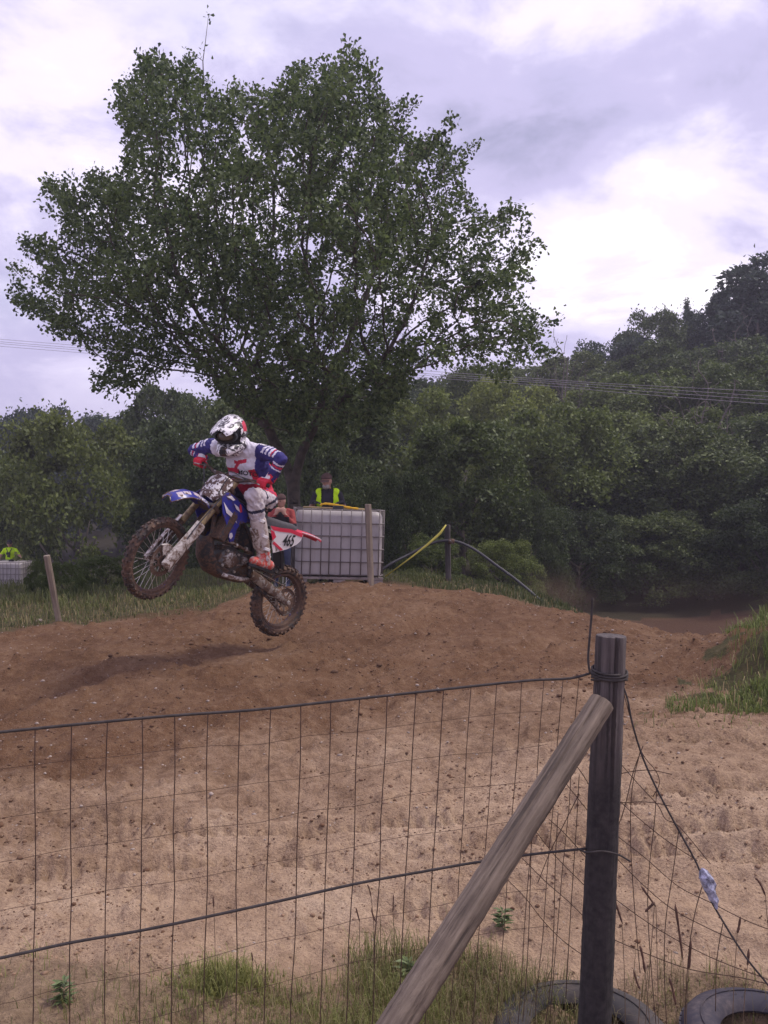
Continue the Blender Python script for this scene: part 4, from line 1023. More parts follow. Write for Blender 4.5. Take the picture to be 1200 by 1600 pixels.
def hand_caps(mb, wrist, dirv, palm_n, s=1.0, curl=.5):
    """palm and five fingers; dirv points from the wrist to the knuckles, palm_n out of the palm"""
    d = Vector(dirv).normalized(); n = Vector(palm_n); n = (n - d * n.dot(d)).normalized(); w = d.cross(n); wr = Vector(wrist)
    mb.cap(wr, .026 * s, wr + d * .045 * s, .027 * s)
    for k in range(4): mb.cap(wr + d * .02 * s + w * (k - 1.5) * .018 * s, .016 * s, wr + d * .085 * s + w * (k - 1.5) * .021 * s, .0125 * s)
    for k, ln in enumerate((.066, .078, .072, .056)):
        b = wr + d * .088 * s + w * (k - 1.5) * .0215 * s; a1 = curl * 1.0; a2 = curl * 2.0
        m = b + (d * math.cos(a1) + n * math.sin(a1)) * ln * .55 * s; t = m + (d * math.cos(a2) + n * math.sin(a2)) * ln * .5 * s
        mb.cap(b, .0105 * s, m, .0095 * s, 8); mb.cap(m, .0095 * s, t, .008 * s, 8)
    b = wr + d * .03 * s - w * .030 * s; m = b + (d * .6 - w * .75 + n * .3).normalized() * .040 * s; t = m + (d * .8 - w * .15 + n * .55).normalized() * .032 * s
    mb.cap(b, .014 * s, m, .0115 * s, 8); mb.cap(m, .0115 * s, t, .009 * s, 8)

# the marshal leaning on the tank
def marshal():
    tl = tank.matrix_basis @ Vector((0, 0, 1.13)); X0 = P(512, 780, 14.75).x; Y0 = 14.78
    zt = P(515, 790, 14.4).z; g = gz1(X0, Y0); top = P(508, 739, 14.7).z
    root = empty('person', (X0, Y0, g)); h = top - g; s = h / 1.74
    V_ = lambda x, y, z: Vector((x * s, y * s, z * s))       # local: -y towards the camera
    zt_l = (zt - g) / s
    mb = MB(); cap = {}
    sh = 1.42
    hips = V_(0, .02, .93); chest = V_(0, -.04, 1.26); neck = V_(0, -.07, sh + .06)
    for k in (-1, 1):
        limb_caps(mb, [V_(.09 * k, .02, .92), V_(.10 * k, .0, .50), V_(.10 * k, .03, .10)], [.092 * s, .062 * s, .046 * s])
        mb.cap(V_(.10 * k, .05, .05), .045 * s, V_(.11 * k, -.13, .035), .035 * s)
        limb_caps(mb, [V_(.185 * k, -.04, sh - .03), V_(.27 * k, -.06, 1.17), V_(.20 * k if k < 0 else .24, -.30, zt_l + .055)], [.062 * s, .048 * s, .034 * s])
    mb.ell(V_(0, 0, .98), (.17 * s, .12 * s, .14 * s)); mb.ell(V_(0, -.01, 1.12), (.165 * s, .125 * s, .17 * s)); mb.ell(V_(0, -.03, 1.30), (.185 * s, .125 * s, .17 * s))
    mb.cap(V_(-.13, -.04, sh), .06 * s, V_(.13, -.04, sh), .06 * s); mb.cap(V_(0, -.05, sh), .06 * s, V_(0, -.085, sh + .12), .052 * s)
    hc = V_(-.01, -.12, sh + .195); f, l, u = add_head(mb, hc, (-.25, -1, -.12), (0, 0, 1), s)
    hand_caps(mb, V_(-.20, -.30, zt_l + .05), (.75, -.5, -.05), (0, 0, -1), s, .35)
    hand_caps(mb, V_(.24, -.30, zt_l + .05), (-.6, -.7, -.05), (0, 0, -1), s, .35)
    me = remesh(mb, .012, 3); c = face_centers(me) / s
    d_arm = np.abs(c[:, 0]) > .21
    idx = np.where(c[:, 2] < .95, 1, 0); idx = np.where((c[:, 2] > sh + .075), 2, idx)
    low = (c[:, 1] < -.10) & (c[:, 2] < 1.24) & (c[:, 2] > .95) & ((np.abs(c[:, 0]) > .155) | (c[:, 1] < -.16)); idx = np.where(low, 2, idx)
    set_mats(me, idx)
    link('body', me, [M['shirt_dark'], M['jeans'], M['skin']], root, True)
    face_parts(root, hc, f, l, u, s)
    # beard
    b = MB(); b.ell(hc + f * .045 * s - u * .085 * s, (.058 * s, .060 * s, .050 * s), Matrix((f, l, u)).transposed()); b.build('beard', M['hair_grey'], root, True)
    # cap with peak
    cm = MB(); rot = Matrix((f, l, u)).transposed(); cc = hc + u * .035 * s
    ring = []
    for i in range(7):
        t = i / 6 * math.pi / 2; ring.append([cc + rot @ Vector((.110 * s * math.cos(t) * math.cos(a), .090 * s * math.cos(t) * math.sin(a), .095 * s * math.sin(t))) for a in np.linspace(0, 2 * math.pi, 20, endpoint=False)])
    cm.loft(ring); pk = [[cc + f * (.095 + .075 * q * math.cos(a)) * s + l * .078 * s * math.sin(a) - u * (.012 + .03 * q) * s for a in np.linspace(-1.2, 1.2, 9)] for q in (0, .5, 1)]
    cm.loft(pk, closed=False); cm.build('cap', M['cap_brown'], root, True, fix=False)
    # open hi-viz vest over the shirt
    vm = MB(); e = .016
    vm.ell(V_(0, 0, 1.0), ((.17 + e) * s, (.12 + e) * s, .16 * s)); vm.ell(V_(0, -.01, 1.12), ((.165 + e) * s, (.125 + e) * s, .18 * s)); vm.ell(V_(0, -.03, 1.30), ((.185 + e) * s, (.125 + e) * s, (.17 + e) * s))
    vm.cap(V_(-.125, -.04, sh), (.06 + e) * s, V_(.125, -.04, sh), (.06 + e) * s)
    vme = remesh(vm, .013, 2, 'vest'); bm = bmesh.new(); bm.from_mesh(vme); kill = []
    for fa in bm.faces:
        q = fa.calc_center_median() / s; wv = .058 + .02 * (q.z - 1.2)
        if (q.y < -.05 and abs(q.x) < max(.05, .095 - .35 * max(0, 1.32 - q.z) * .0 ) and q.z < 1.6) or q.z < .93 or (abs(q.x) > .185 and q.z > 1.1) or (abs(q.x) < .085 and q.z > sh + .02): kill.append(fa)
    bmesh.ops.delete(bm, geom=kill, context='FACES'); bm.to_mesh(vme); bm.free()
    v = link('vest', vme, M['hi_viz'], root, True); sol = v.modifiers.new('t', 'SOLIDIFY'); sol.thickness = .006; sol.offset = 1
    tag(root, 'marshal in brown cap and open yellow vest leaning on the white tank', 'person')
    return root, s, zt
mar, ms, mzt = marshal()
# yellow flag rolled on its stick, lying on top of the tank
fl = empty('signal_flag', P(505, 793, 14.25))
def lf(px, py, Y): return P(px, py, Y) - fl.location
MB().tube([lf(474, 792, 14.3), lf(573, 796, 14.15)], .014, 8).build('stick', simple('stick_wood', (.45, .33, .16), .7), fl, True)
fm = MB(); fpth = [lf(500, 789, 14.22), lf(508, 787, 14.22), lf(518, 788, 14.2), lf(530, 790, 14.2), lf(545, 793, 14.18), lf(560, 795, 14.17)]
fm.tube(catmull(fpth, 3), [.02 + .016 * abs(math.sin(i * 1.7)) for i in range(16)], 7, flat=.6); fm.build('cloth', M['yellow_cloth'], fl, True)
tag(fl, 'rolled yellow flag on a stick lying along the tank top', 'flag')

def simple_person(name, X0, Y0, top_z, g, pose, label):
    root = empty(name, (X0, Y0, g)); h = top_z - g; s = h / 1.72; V_ = lambda x, y, z: Vector((x * s, y * s, z * s)); sh = 1.40
    mb = MB()
    for k in (-1, 1):
        limb_caps(mb, [V_(.09 * k, .0, .92), V_(.11 * k, -.03, .50), V_(.11 * k, .03, .09)], [.090 * s, .060 * s, .045 * s]); mb.cap(V_(.11 * k, .05, .05), .045 * s, V_(.12 * k, -.13, .035), .035 * s)
        ar = pose['arms'][0 if k < 0 else 1]
        limb_caps(mb, [V_(.18 * k, 0, sh - .02), V_(*ar[0]), V_(*ar[1])], [.062 * s, .047 * s, .033 * s])
        hand_caps(mb, V_(*ar[1]), ar[2], ar[3], s, ar[4])
    mb.ell(V_(0, 0, .97), (.165 * s, .115 * s, .14 * s)); mb.ell(V_(0, 0, 1.12), (.16 * s, .115 * s, .17 * s)); mb.ell(V_(0, -.01, 1.29), (.18 * s, .12 * s, .16 * s))
    mb.cap(V_(-.12, 0, sh), .058 * s, V_(.12, 0, sh), .058 * s); mb.cap(V_(0, 0, sh), .058 * s, V_(0, -.03, sh + .12), .05 * s)
    hc = V_(0, -.045, sh + .19); f, l, u = add_head(mb, hc, pose['look'], (0, 0, 1), s)
    me = remesh(mb, .013, 3); c = face_centers(me) / s
    set_mats(me, pose['paint'](c, sh)); link('body', me, [M[q] for q in pose['mats']], root, True); face_parts(root, hc, f, l, u, s)
    rot = Matrix((f, l, u)).transposed(); cc = hc + u * .03 * s; cm = MB()
    ring = [[cc + rot @ Vector((.108 * s * math.cos(t) * math.cos(a), .088 * s * math.cos(t) * math.sin(a), .10 * s * math.sin(t))) for a in np.linspace(0, 2 * math.pi, 18, endpoint=False)] for t in np.linspace(0, math.pi / 2, 6)]
    cm.loft(ring)
    if pose.get('peak'):
        cm.loft([[cc + f * (.09 + .075 * q * math.cos(a)) * s + l * .078 * s * math.sin(a) - u * (.01 + .03 * q) * s for a in np.linspace(-1.2, 1.2, 9)] for q in (0, .5, 1)], closed=False)
    cm.build(pose['hat'][0], M[pose['hat'][1]], root, True, fix=False)
    return tag(root, label, 'person'), s
def paint_red(c, sh):
    i = np.where(c[:, 2] < .93, 1, 0); i = np.where((c[:, 2] > sh - .10) & (np.abs(c[:, 0]) > .07), 3, i); i = np.where((np.abs(c[:, 0]) > .16) & (c[:, 2] > sh - .22), 3, i)
    i = np.where(c[:, 2] > sh + .07, 2, i); hand = (c[:, 1] < -.19) & (c[:, 2] > 1.34); return np.where(hand, 2, i)
X1 = P(440, 800, 13.3).x; g1 = P(434, 926, 13.3).z
pr, ps = simple_person('person', X1, 13.3, P(434, 771, 13.3).z, gz1(X1, 13.3) - .02,
    {'arms': [((-.24, -.10, 1.15), (-.07, -.22, 1.36), (.25, -.15, 1), (.3, .9, 0), .9), ((.24, -.10, 1.15), (.07, -.22, 1.36), (-.25, -.15, 1), (-.3, .9, 0), .9)], 'look': (-.5, -1, -.15), 'paint': paint_red,
     'mats': ['shirt_dark', 'jeans', 'skin', 'cap_red'], 'hat': ('hair', 'cap_brown')}, 'spectator in dark clothes with red shoulders, hands at the chin, left of the tank')
def paint_viz(c, sh):
    i = np.where(c[:, 2] < .93, 1, 0); i = np.where(c[:, 2] > sh + .075, 2, i); return np.where((np.abs(c[:, 0]) > .235) & (c[:, 2] < 1.24), 2, i)
X2 = P(16, 860, 31).x; t2 = P(14, 843, 31).z
pv, pvs = simple_person('person', X2, 31.0, t2, h1(X2, 31.0) if t2 - h1(X2, 31.0) > 1.5 and t2 - h1(X2, 31.0) < 1.95 else t2 - 1.74,
    {'arms': [((-.32, -.05, 1.16), (-.28, -.25, .98), (0, -1, -.3), (0, 0, -1), .3), ((.34, -.05, 1.18), (.46, -.22, 1.0), (.3, -1, -.3), (0, 0, -1), .3)], 'look': (.3, -1, 0), 'paint': paint_viz,
     'mats': ['hi_viz', 'jeans', 'skin'], 'hat': ('cap', 'shirt_dark'), 'peak': True}, 'distant marshal in a bright yellow shirt behind the far tank')
st = MB(); st.tube([Vector((-.09 * pvs, -.10 * pvs, 1.44 * pvs)), Vector((-.02 * pvs, -.145 * pvs, 1.28 * pvs)), Vector((.02, -.145 * pvs, 1.28 * pvs)), Vector((.10 * pvs, -.10 * pvs, 1.44 * pvs))], .014, 6); st.box((0, -.17 * pvs, 1.27 * pvs), (.06, .035, .04), None, .006)
st.build('camera_strap', M['black_ink'], pv)

# ------------------------------------------------------------------ the motorcycle (local axes: x forward, y to its left, z up, origin at the rear axle)
RA = P(436, 938, 8.6); FA = P(243, 872, 7.5)
bxv = (FA - RA); WB = bxv.length; bxv.normalize(); blv = Vector((0, 0, 1)).cross(bxv).normalized(); buv = bxv.cross(blv)
LEAN = R_(6); byv = blv * math.cos(LEAN) - buv * math.sin(LEAN); bzv = bxv.cross(byv)
BM = Matrix((bxv, byv, bzv)).transposed().to_4x4(); BM.translation = RA
bike = empty('motorcycle', mat=BM)
tag(bike, 'muddy blue and white motocross bike number 465 in mid jump', 'motorcycle')
RAKE = R_(27); SA = Vector((-math.sin(RAKE), 0, math.cos(RAKE))); SP = Vector((1.06, 0, .70)); STEER = R_(13)
SQ = Quaternion(SA, STEER)
def S(p): return SQ @ (Vector(p) - SP) + SP
def SD(v): return SQ @ Vector(v)
def wheel(name, c, axis, R, w, rim_r, rimmat, knobs, hubw, disc_r, disc_side, parent):
    ax = Vector(axis).normalized(); c = Vector(c); u, v = frame_of(ax)
    rm = MB().rev([(rim_r, -w * .30), (rim_r + .018, -w * .34), (rim_r + .022, -w * .26), (rim_r + .004, 0), (rim_r + .022, w * .26), (rim_r + .018, w * .34), (rim_r, w * .30), (rim_r - .012, 0)], c, ax, 48, closed=True).build(name, rimmat, parent, True, angle=40)
    ty = MB(); prof = []
    rc = (R + rim_r) / 2 - .004; hh = (R - rim_r) / 2 - .006
    for i in range(14):
        a = 2 * math.pi * i / 14; prof.append((rc + hh * math.cos(a), w / 2 * .92 * math.sin(a) * (1.0 if math.cos(a) > -.3 else .8)))
    ty.rev(prof, c, ax, 60, closed=True)
    for k in range(knobs):
        a = 2 * math.pi * k / knobs
        for row in ((-.40, .28), (.40, .28), (-.17, -.0), (.17, 0)) if k % 2 == 0 else ((-.46, .5), (.46, .5), (0, 0)):
            yy, tl = row; rr = R - .004 - .032 * (abs(yy) * 2) ** 2 * (w / .1)
            d = u * math.cos(a) + v * math.sin(a); t = -u * math.sin(a) + v * math.cos(a)
            dd = (d * math.cos(abs(yy) * 1.3) + ax * math.sin(yy * 1.3)).normalized(); aa = (ax - dd * ax.dot(dd)).normalized()
            ty.box(c + d * rr + ax * yy * w, (.0085, .0115, .0095 * w / .085), Matrix((dd, t, aa)).transposed())
    ty.build('tyre', M['tyre_knobby'], rm, False)
    MB().rev([(.0, -hubw), (.030, -hubw), (.045, -hubw * .8), (.024, -hubw * .5), (.022, 0), (.024, hubw * .5), (.045, hubw * .8), (.030, hubw), (0, hubw)], c, ax, 24).build('hub', M['dark_metal'], rm, True, angle=40)
    sm = MB()
    for k in range(32):
        a = 2 * math.pi * k / 32; b = a + (.55 if k % 2 else -.55) * (1 if (k // 2) % 2 else .6); sd = 1 if k % 4 < 2 else -1
        p0 = c + (u * math.cos(b) + v * math.sin(b)) * .042 + ax * hubw * .78 * sd; p1 = c + (u * math.cos(a) + v * math.sin(a)) * rim_r
        sm.tube([p0, p1], .0022, 5)
    s_ = sm.build('spokes', M['spoke'], rm); 
    # disc or sprocket: ring with ten holes' worth of arms
    dm = MB(); y = disc_side
    dm.rev([(disc_r * .72, -.002), (disc_r, -.002), (disc_r, .002), (disc_r * .72, .002)], c + ax * y, ax, 40, closed=True)
    for k in range(7):
        a = 2 * math.pi * k / 7; d = u * math.cos(a) + v * math.sin(a); t = ax.cross(d); dm.box(c + ax * y + d * disc_r * .55, (disc_r * .2, disc_r * .07, .0018), Matrix((d, t, ax)).transposed())
    dm.rev([(.03, -.002), (disc_r * .40, -.002), (disc_r * .40, .002), (.03, .002)], c + ax * y, ax, 24, closed=True)
    return rm, dm
fc = Vector((WB, 0, 0)); fax = SD((0, 1, 0))
fw, fd = wheel('front_wheel', S(fc), fax, .345, .088, .272, M['blue_rim'], 40, .055, .132, .062, bike); fd.build('brake_disc', M['metal'], fw)
FC = S(fc)
rw, rd = wheel('rear_wheel', (0, 0, 0), (0, 1, 0), .335, .115, .236, M['blue_rim'], 36, .065, .125, .078, bike); rd.build('sprocket', M['metal'], rw)
# --- fork
for k in (1, -1):
    y = .095 * k; a = Vector((1.445, y, .0)); b = Vector((1.03, y, .84)); d = (b - a).normalized()
    lo = MB().tube([S(a - d * .02), S(a + d * .50)], .0235, 14).build('fork_leg', M['metal'], bike, True)
    MB().tube([S(a + d * .40), S(a + d * .43), S(a + d * .62), S(a + d * .63), S(a + d * .90), S(b + d * .02)], [.031, .029, .029, .027, .027, .027], 16).build('outer_tube', M['fork_gold'], lo, True, angle=40)
    MB().box(S(a), (.032, .028, .045), (Matrix.Rotation(0, 3, 'Z') if False else SQ.to_matrix() @ Matrix.Rotation(-RAKE, 3, 'Y')), .008).build('axle_clamp', M['guard_mud'], lo, True)
    # fork guard: long curved shield in front of the lower leg
    gm = MB(); secs = []
    for t in np.linspace(-.04, .43, 9):
        c = a + d * t; wd = .045 + .018 * math.sin(min(1, max(0, (t + .04) / .3)) * math.pi) ; n = Vector((math.cos(RAKE), 0, math.sin(RAKE)))
        o_ = Vector((0, 1, 0)) * k
        q = [c - n * .035 + o_ * .035, c + n * .0 + o_ * (.047), c + n * (.028 + wd * .35) + o_ * .030, c + n * (.033 + wd * .4) - o_ * .010, c + n * (.026 + wd * .38) - o_ * .010, c + n * (.022 + wd * .3) + o_ * .026, c + o_ * .041, c - n * .035 + o_ * .029]
        secs.append([S(p) for p in q])
    gm.loft(secs); gm.build('fork_guard', M['guard_mud'], lo, True, angle=50)
# caliper and disc guard on the left
cg = MB(); cg.rev([(.05, -.01), (.142, -.012), (.146, 0), (.142, .012), (.05, .010)], FC + fax * .064, fax, 22, arc=(R_(150), R_(305)), closed=True)
cg.build('disc_guard', M['guard_mud'], bike, True, angle=40)
MB().box(FC + Vector((-.10, .062, .05)), (.035, .018, .05), None, .01).build('brake_caliper', M['dark_metal'], bike, True)
MB().tube(catmull([S((1.15, .13, .72)), S((1.24, .135, .55)), S((1.34, .135, .36)), S((1.40, .11, .12))], 5), .005, 6).build('brake_hose', M['hose'], bike, True)
# triple clamps
for t, hz in ((.62, .020), (.84, .022)):
    a = Vector((1.445, 0, 0)); d = (Vector((1.03, 0, .84)) - a).normalized(); MB().box(S(a + d * t), (.05, .135, hz), SQ.to_matrix() @ Matrix.Rotation(-RAKE, 3, 'Y'), .012).build('triple_clamp', M['dark_metal'], bike, True)
# --- front fender
fm = MB(); ft = [(1.64, .505, .045), (1.615, .535, .075), (1.56, .575, .092), (1.48, .607, .098), (1.38, .618, .098), (1.27, .605, .092), (1.17, .580, .080), (1.09, .545, .065)]
secs = []
for x, z, w in ft:
    q = []
    for t in np.linspace(-1, 1, 9): q.append(S((x - .01 * (1 - t * t), w * t, z - .05 * abs(t) ** 2.4)))
    q += [S((x - .01 * (1 - t * t), w * t * .96, z - .006 - .05 * abs(t) ** 2.4)) for t in np.linspace(1, -1, 9)]
    secs.append(q)
ff = fm.loft(secs).build('front_fender', M['blue_plastic'], bike, True, angle=50)
# pale edging and tip patches on the fender
em = MB()
for k in (1, -1): em.tube([S((x, (w + .001) * k, z - .046)) for x, z, w in ft[:6]], .0055, 5)
em.tube([S((1.643, .045 * t, .503 - .04 * abs(t) ** 2.4)) for t in np.linspace(-1, 1, 7)], .006, 5); em.build('edge_trim', M['metal'], ff, True)
pm = MB()
def fend(x, t, lift=.002):
    xs = [q[0] for q in ft][::-1]; w = float(np.interp(x, xs, [q[2] for q in ft][::-1])); z = float(np.interp(x, xs, [q[1] for q in ft][::-1])); return S((x - .01 * (1 - t * t), w * t, z - .05 * abs(t) ** 2.4 + lift))
for x0, x1, t0, t1 in ((1.60, 1.555, .15, .75), (1.595, 1.55, -.7, -.2), (1.545, 1.48, .25, .60), (1.44, 1.36, .35, .7)):
    q = [fend(x0 + (x1 - x0) * i / 3, t0 + (t1 - t0) * j / 3 + .06 * i) for i in range(4) for j in range(4)]; pm.add(q, [(i * 4 + j, i * 4 + j + 1, i * 4 + j + 5, i * 4 + j + 4) for i in range(3) for j in range(3)])
pm.build('sticker', M['sticker'], ff)
tv, tf = text_polys('MOTO', .015); tm = MB(); tm.add([fend(1.27 - u * .052, .80 - v * .40, .004) for u, v, _ in tv], tf); tm.build('lettering', M['clean_white'], ff, fix=False)
# --- number plate in front of the bars
pmb = MB(); secs = []
n = Vector((math.cos(RAKE), 0, math.sin(RAKE))); up = SA; pc0 = Vector((1.15, 0, .735))
for t, w in ((-.135, .070), (-.11, .100), (-.02, .128), (.07, .132), (.105, .118), (.122, .085)):
    q = [pc0 + up * t + Vector((0, w * s, 0)) + n * (.03 - .04 * s * s) for s in np.linspace(-1, 1, 9)]
    q += [p - n * .006 for p in reversed(q)]; secs.append([S(p) for p in q])
pl_ = pmb.loft(secs).build('number_plate', M['plate_mud'], bike, True, angle=50); pl_['label'] = 'white front number plate blotched with mud'
# --- handlebar
def bar_pt(x, y, z): return S((x, y, z))
hb = MB(); hpts = [bar_pt(1.025, .42, .895), bar_pt(1.035, .28, .895), bar_pt(1.045, .17, .865), bar_pt(1.05, .09, .835), bar_pt(1.05, 0, .832), bar_pt(1.05, -.09, .835), bar_pt(1.045, -.17, .865), bar_pt(1.035, -.28, .895), bar_pt(1.025, -.42, .895)]
hbo = hb.tube(catmull(hpts, 3), .0135, 10).build('handlebar', M['dark_metal'], bike, True)
MB().tube([bar_pt(1.047, .165, .868), bar_pt(1.047, -.165, .868)], .010, 8).build('crossbar', M['metal'], hbo, True)
for k in (1, -1):
    MB().tube([bar_pt(1.033, .30 * k, .895), bar_pt(1.025, .425 * k, .895)], .0175, 10).build('grip', M['grip'], hbo, True)
    MB().tube(catmull([bar_pt(1.04, .22 * k, .895), bar_pt(1.075, .25 * k, .885), bar_pt(1.09, .38 * k, .872)], 4), .006, 6).build('lever', M['metal'], hbo, True)
# cables looping over the plate
for a, b in (((1.08, .24, .89), (1.16, .06, .60)), ((1.08, -.24, .89), (1.14, -.06, .60)), ((1.05, .20, .88), (1.02, -.10, .70))):
    m = (Vector(a) + Vector(b)) / 2 + Vector((.09, 0, .10)); MB().tube(catmull([S(a), S(m), S(b)], 6), .005, 6).build('control_cable', M['hose'], bike, True)
# --- frame
for k in (1, -1):
    MB().tube(catmull([(1.06, .035 * k, .66), (.95, .085 * k, .62), (.80, .115 * k, .52), (.67, .125 * k, .40), (.59, .120 * k, .27), (.56, .105 * k, .10)], 5), .030, 10, flat=.6).build('frame_spar', M['frame'], bike, True)
    MB().tube(catmull([(.80, .075 * k, .56), (.5, .085 * k, .585), (.15, .07 * k, .625)], 4), .014, 8).build('subframe_tube', M['frame'], bike, True)
    MB().tube(catmull([(.60, .09 * k, .32), (.38, .09 * k, .46), (.15, .07 * k, .60)], 4), .012, 8).build('subframe_tube', M['frame'], bike, True)
    MB().tube(catmull([(1.07, .03 * k, .55), (1.06, .06 * k, .38), (1.0, .08 * k, .18), (.86, .10 * k, .055), (.62, .10 * k, .05), (.54, .10 * k, .14)], 5), .020, 8).build('cradle_tube', M['dark_metal'], bike, True)
MB().tube([(1.085, 0, .52), (1.02, 0, .74)], .036, 14).build('steering_head', M['dark_metal'], bike, True)
# --- engine
en = MB(); en.rev([(0, -.115), (.10, -.115), (.125, -.09), (.13, 0), (.125, .09), (.10, .112), (0, .112)], (.80, 0, .17), (0, 1, 0), 28); en.box((.66, 0, .19), (.13, .10, .095), Matrix.Rotation(R_(8), 3, 'Y'), .03)
eng = en.build('engine', M['engine'], bike, True, angle=40)
for c_, r_ in (((.825, .125, .185), .078), ((.655, .118, .215), .045), ((.76, -.125, .17), .09)):
    sg = 1 if c_[1] > 0 else -1; MB().rev([(0, .018), (r_ * .55, .018), (r_ * .85, .010), (r_, -.012), (r_, -.02)], c_, (0, sg, 0), 24).build('engine_cover', M['metal'], eng, True, angle=35)
for i, (bx_, bz_) in enumerate(((.76, .25), (.89, .25), (.90, .12), (.75, .10), (.70, .24), (.60, .18))):
    MB().rev([(0, .014), (.011, .014), (.012, 0)], (bx_, .124, bz_), (0, 1, 0), 8).build('bolt', M['spoke'], eng)
cy = MB(); ca = Vector((.84, 0, .27)); cd = Vector((.12, 0, 1)).normalized()
for i in range(9): cy.box(ca + cd * (.02 * i), (.075, .085 if i % 2 else .078, .008), Matrix.Rotation(R_(7), 3, 'Y'), .002)
cy.box(ca + cd * .22, (.075, .085, .045), Matrix.Rotation(R_(7), 3, 'Y'), .015); cy.build('cylinder', M['engine'], eng)
MB().tube(catmull([(.945, .135, .325), (.88, .150, .325), (.80, .150, .318), (.70, .145, .308), (.62, .130, .300)], 5), [.013] * 21, 10).build('coolant_pipe', M['metal'], eng, True)
for x_ in (.84, .72): MB().rev([(.014, -.010), (.019, -.010), (.019, .010), (.014, .010)], (x_, .149, .318), (1, 0, -.05), 12, closed=True).build('hose_clamp', M['spoke'], eng)
MB().box((.70, 0, .42), (.10, .075, .10), None, .02).build('airbox', M['frame'], bike, True)
# skid plate: wraps the belly
sk = MB(); secs = []
for x, z, w in ((1.10, .30, .085), (1.095, .22, .10), (1.05, .11, .115), (.95, .030, .125), (.80, .012, .125), (.62, .022, .12), (.53, .05, .10)):
    q = [Vector((x - .02 * abs(t) * (x > .9), w * t, z + .075 * abs(t) ** 3)) for t in np.linspace(-1, 1, 9)]; q += [p + Vector((-.008 if x > .95 else 0, 0, .008)) for p in reversed(q)]; secs.append(q)
sk.loft(secs).build('skid_plate', M['skid'], bike, True, angle=50)
MB().tube([(.86, .125, .045), (.70, .13, .052), (.56, .12, .075)], [.018, .02, .02], 8).build('frame_rail', M['guard_mud'], bike, True)
# radiators with louvres
for k in (1, -1):
    rdm = MB().box((1.015, .135 * k, .43), (.035, .060, .125), Matrix.Rotation(R_(-14), 3, 'Y'), .006).build('radiator', M['dark_metal'], bike)
    for i in range(7):
        f_ = -.9 + 1.8 * i / 6; MB().box(Vector((1.053, .135 * k + f_ * .052, .425)), (.012, .0035, .118), Matrix.Rotation(R_(-14), 3, 'Y')).build('louvre', M['skid'], rdm)
    # tank shroud
    poly = [(1.175, .655), (1.115, .712), (1.01, .690), (.885, .640), (.76, .585), (.765, .552), (.880, .500), (.905, .440), (.895, .335), (.945, .318), (1.03, .430), (1.125, .525)]
    def ysh(x, z, k=k): return k * (.150 + .045 * max(0, min(1, (x - .78) / .25)) - .02 * max(0, (z - .55) / .15))
    pm2 = MB(); nP = len(poly); 
    o_ = pm2.plate(poly, lambda x, z: ysh(x, z), .012 * k).build('shroud', M['blue_plastic'], bike)
    bv = o_.modifiers.new('b', 'BEVEL'); bv.width = .004; bv.segments = 2
    for gp in ([(1.13, .665), (1.08, .690), (1.03, .668), (1.05, .655), (1.08, .662)], [(1.15, .615), (1.08, .570), (1.00, .545), (.93, .49), (1.00, .515), (1.09, .535)], [(1.03, .635), (.97, .625), (.93, .59), (.99, .60)], [(.945, .345), (.975, .355), (.98, .39), (.955, .40), (.93, .375)]):
        MB().plate(gp, lambda x, z: ysh(x, z) + .003 * k, .0025 * k).build('graphic', M['clean_white'], o_)
    MB().plate([(.955, .655), (.93, .645), (.905, .60), (.925, .585), (.95, .615)], lambda x, z: ysh(x, z) + .003 * k, .0025 * k).build('graphic', M['red_plastic'], o_)
# tank and seat
tk_ = MB(); secs = []
for x, z, w, hgt in ((1.04, .66, .07, .08), (.98, .70, .12, .12), (.88, .70, .13, .14), (.78, .69, .11, .12)):
    secs.append([Vector((x, w * math.cos(a), z - hgt * .5 + hgt * .5 * math.sin(a))) for a in np.linspace(0, 2 * math.pi, 14, endpoint=False)])
tk_.loft(secs).build('fuel_tank', M['blue_plastic'], bike, True)
se = MB(); secs = []
for x, z, w in ((.95, .72, .065), (.85, .715, .075), (.70, .69, .085), (.50, .672, .088), (.30, .685, .085), (.16, .70, .07), (.10, .695, .05)):
    secs.append([Vector((x, w * yy, z + zz)) for yy, zz in ((1, -.075), (1, -.03), (.85, -.008), (.4, .004), (-.4, .004), (-.85, -.008), (-1, -.03), (-1, -.075))])
se.loft(secs).build('seat', M['seat'], bike, True, angle=60)
# rear fender
rf = MB(); secs = []
for x, z, w in ((.36, .635, .075), (.18, .658, .085), (.05, .680, .088), (-.08, .690, .082), (-.20, .690, .066), (-.275, .685, .035)):
    q = [Vector((x, w * t, z - .030 * abs(t) ** 2.2)) for t in np.linspace(-1, 1, 9)]; q += [Vector((p.x, p.y * .95, p.z - .007)) for p in reversed(q)]; secs.append(q)
rfo = rf.loft(secs).build('rear_fender', M['red_plastic'], bike, True, angle=50); rfo['label'] = 'red and pink rear fender'
MB().tube([(.06, .088, .658), (-.08, .083, .667), (-.20, .067, .670), (-.27, .038, .672)], [.004, .005, .005, .003], 6).build('white_stripe', M['clean_white'], rfo, True)
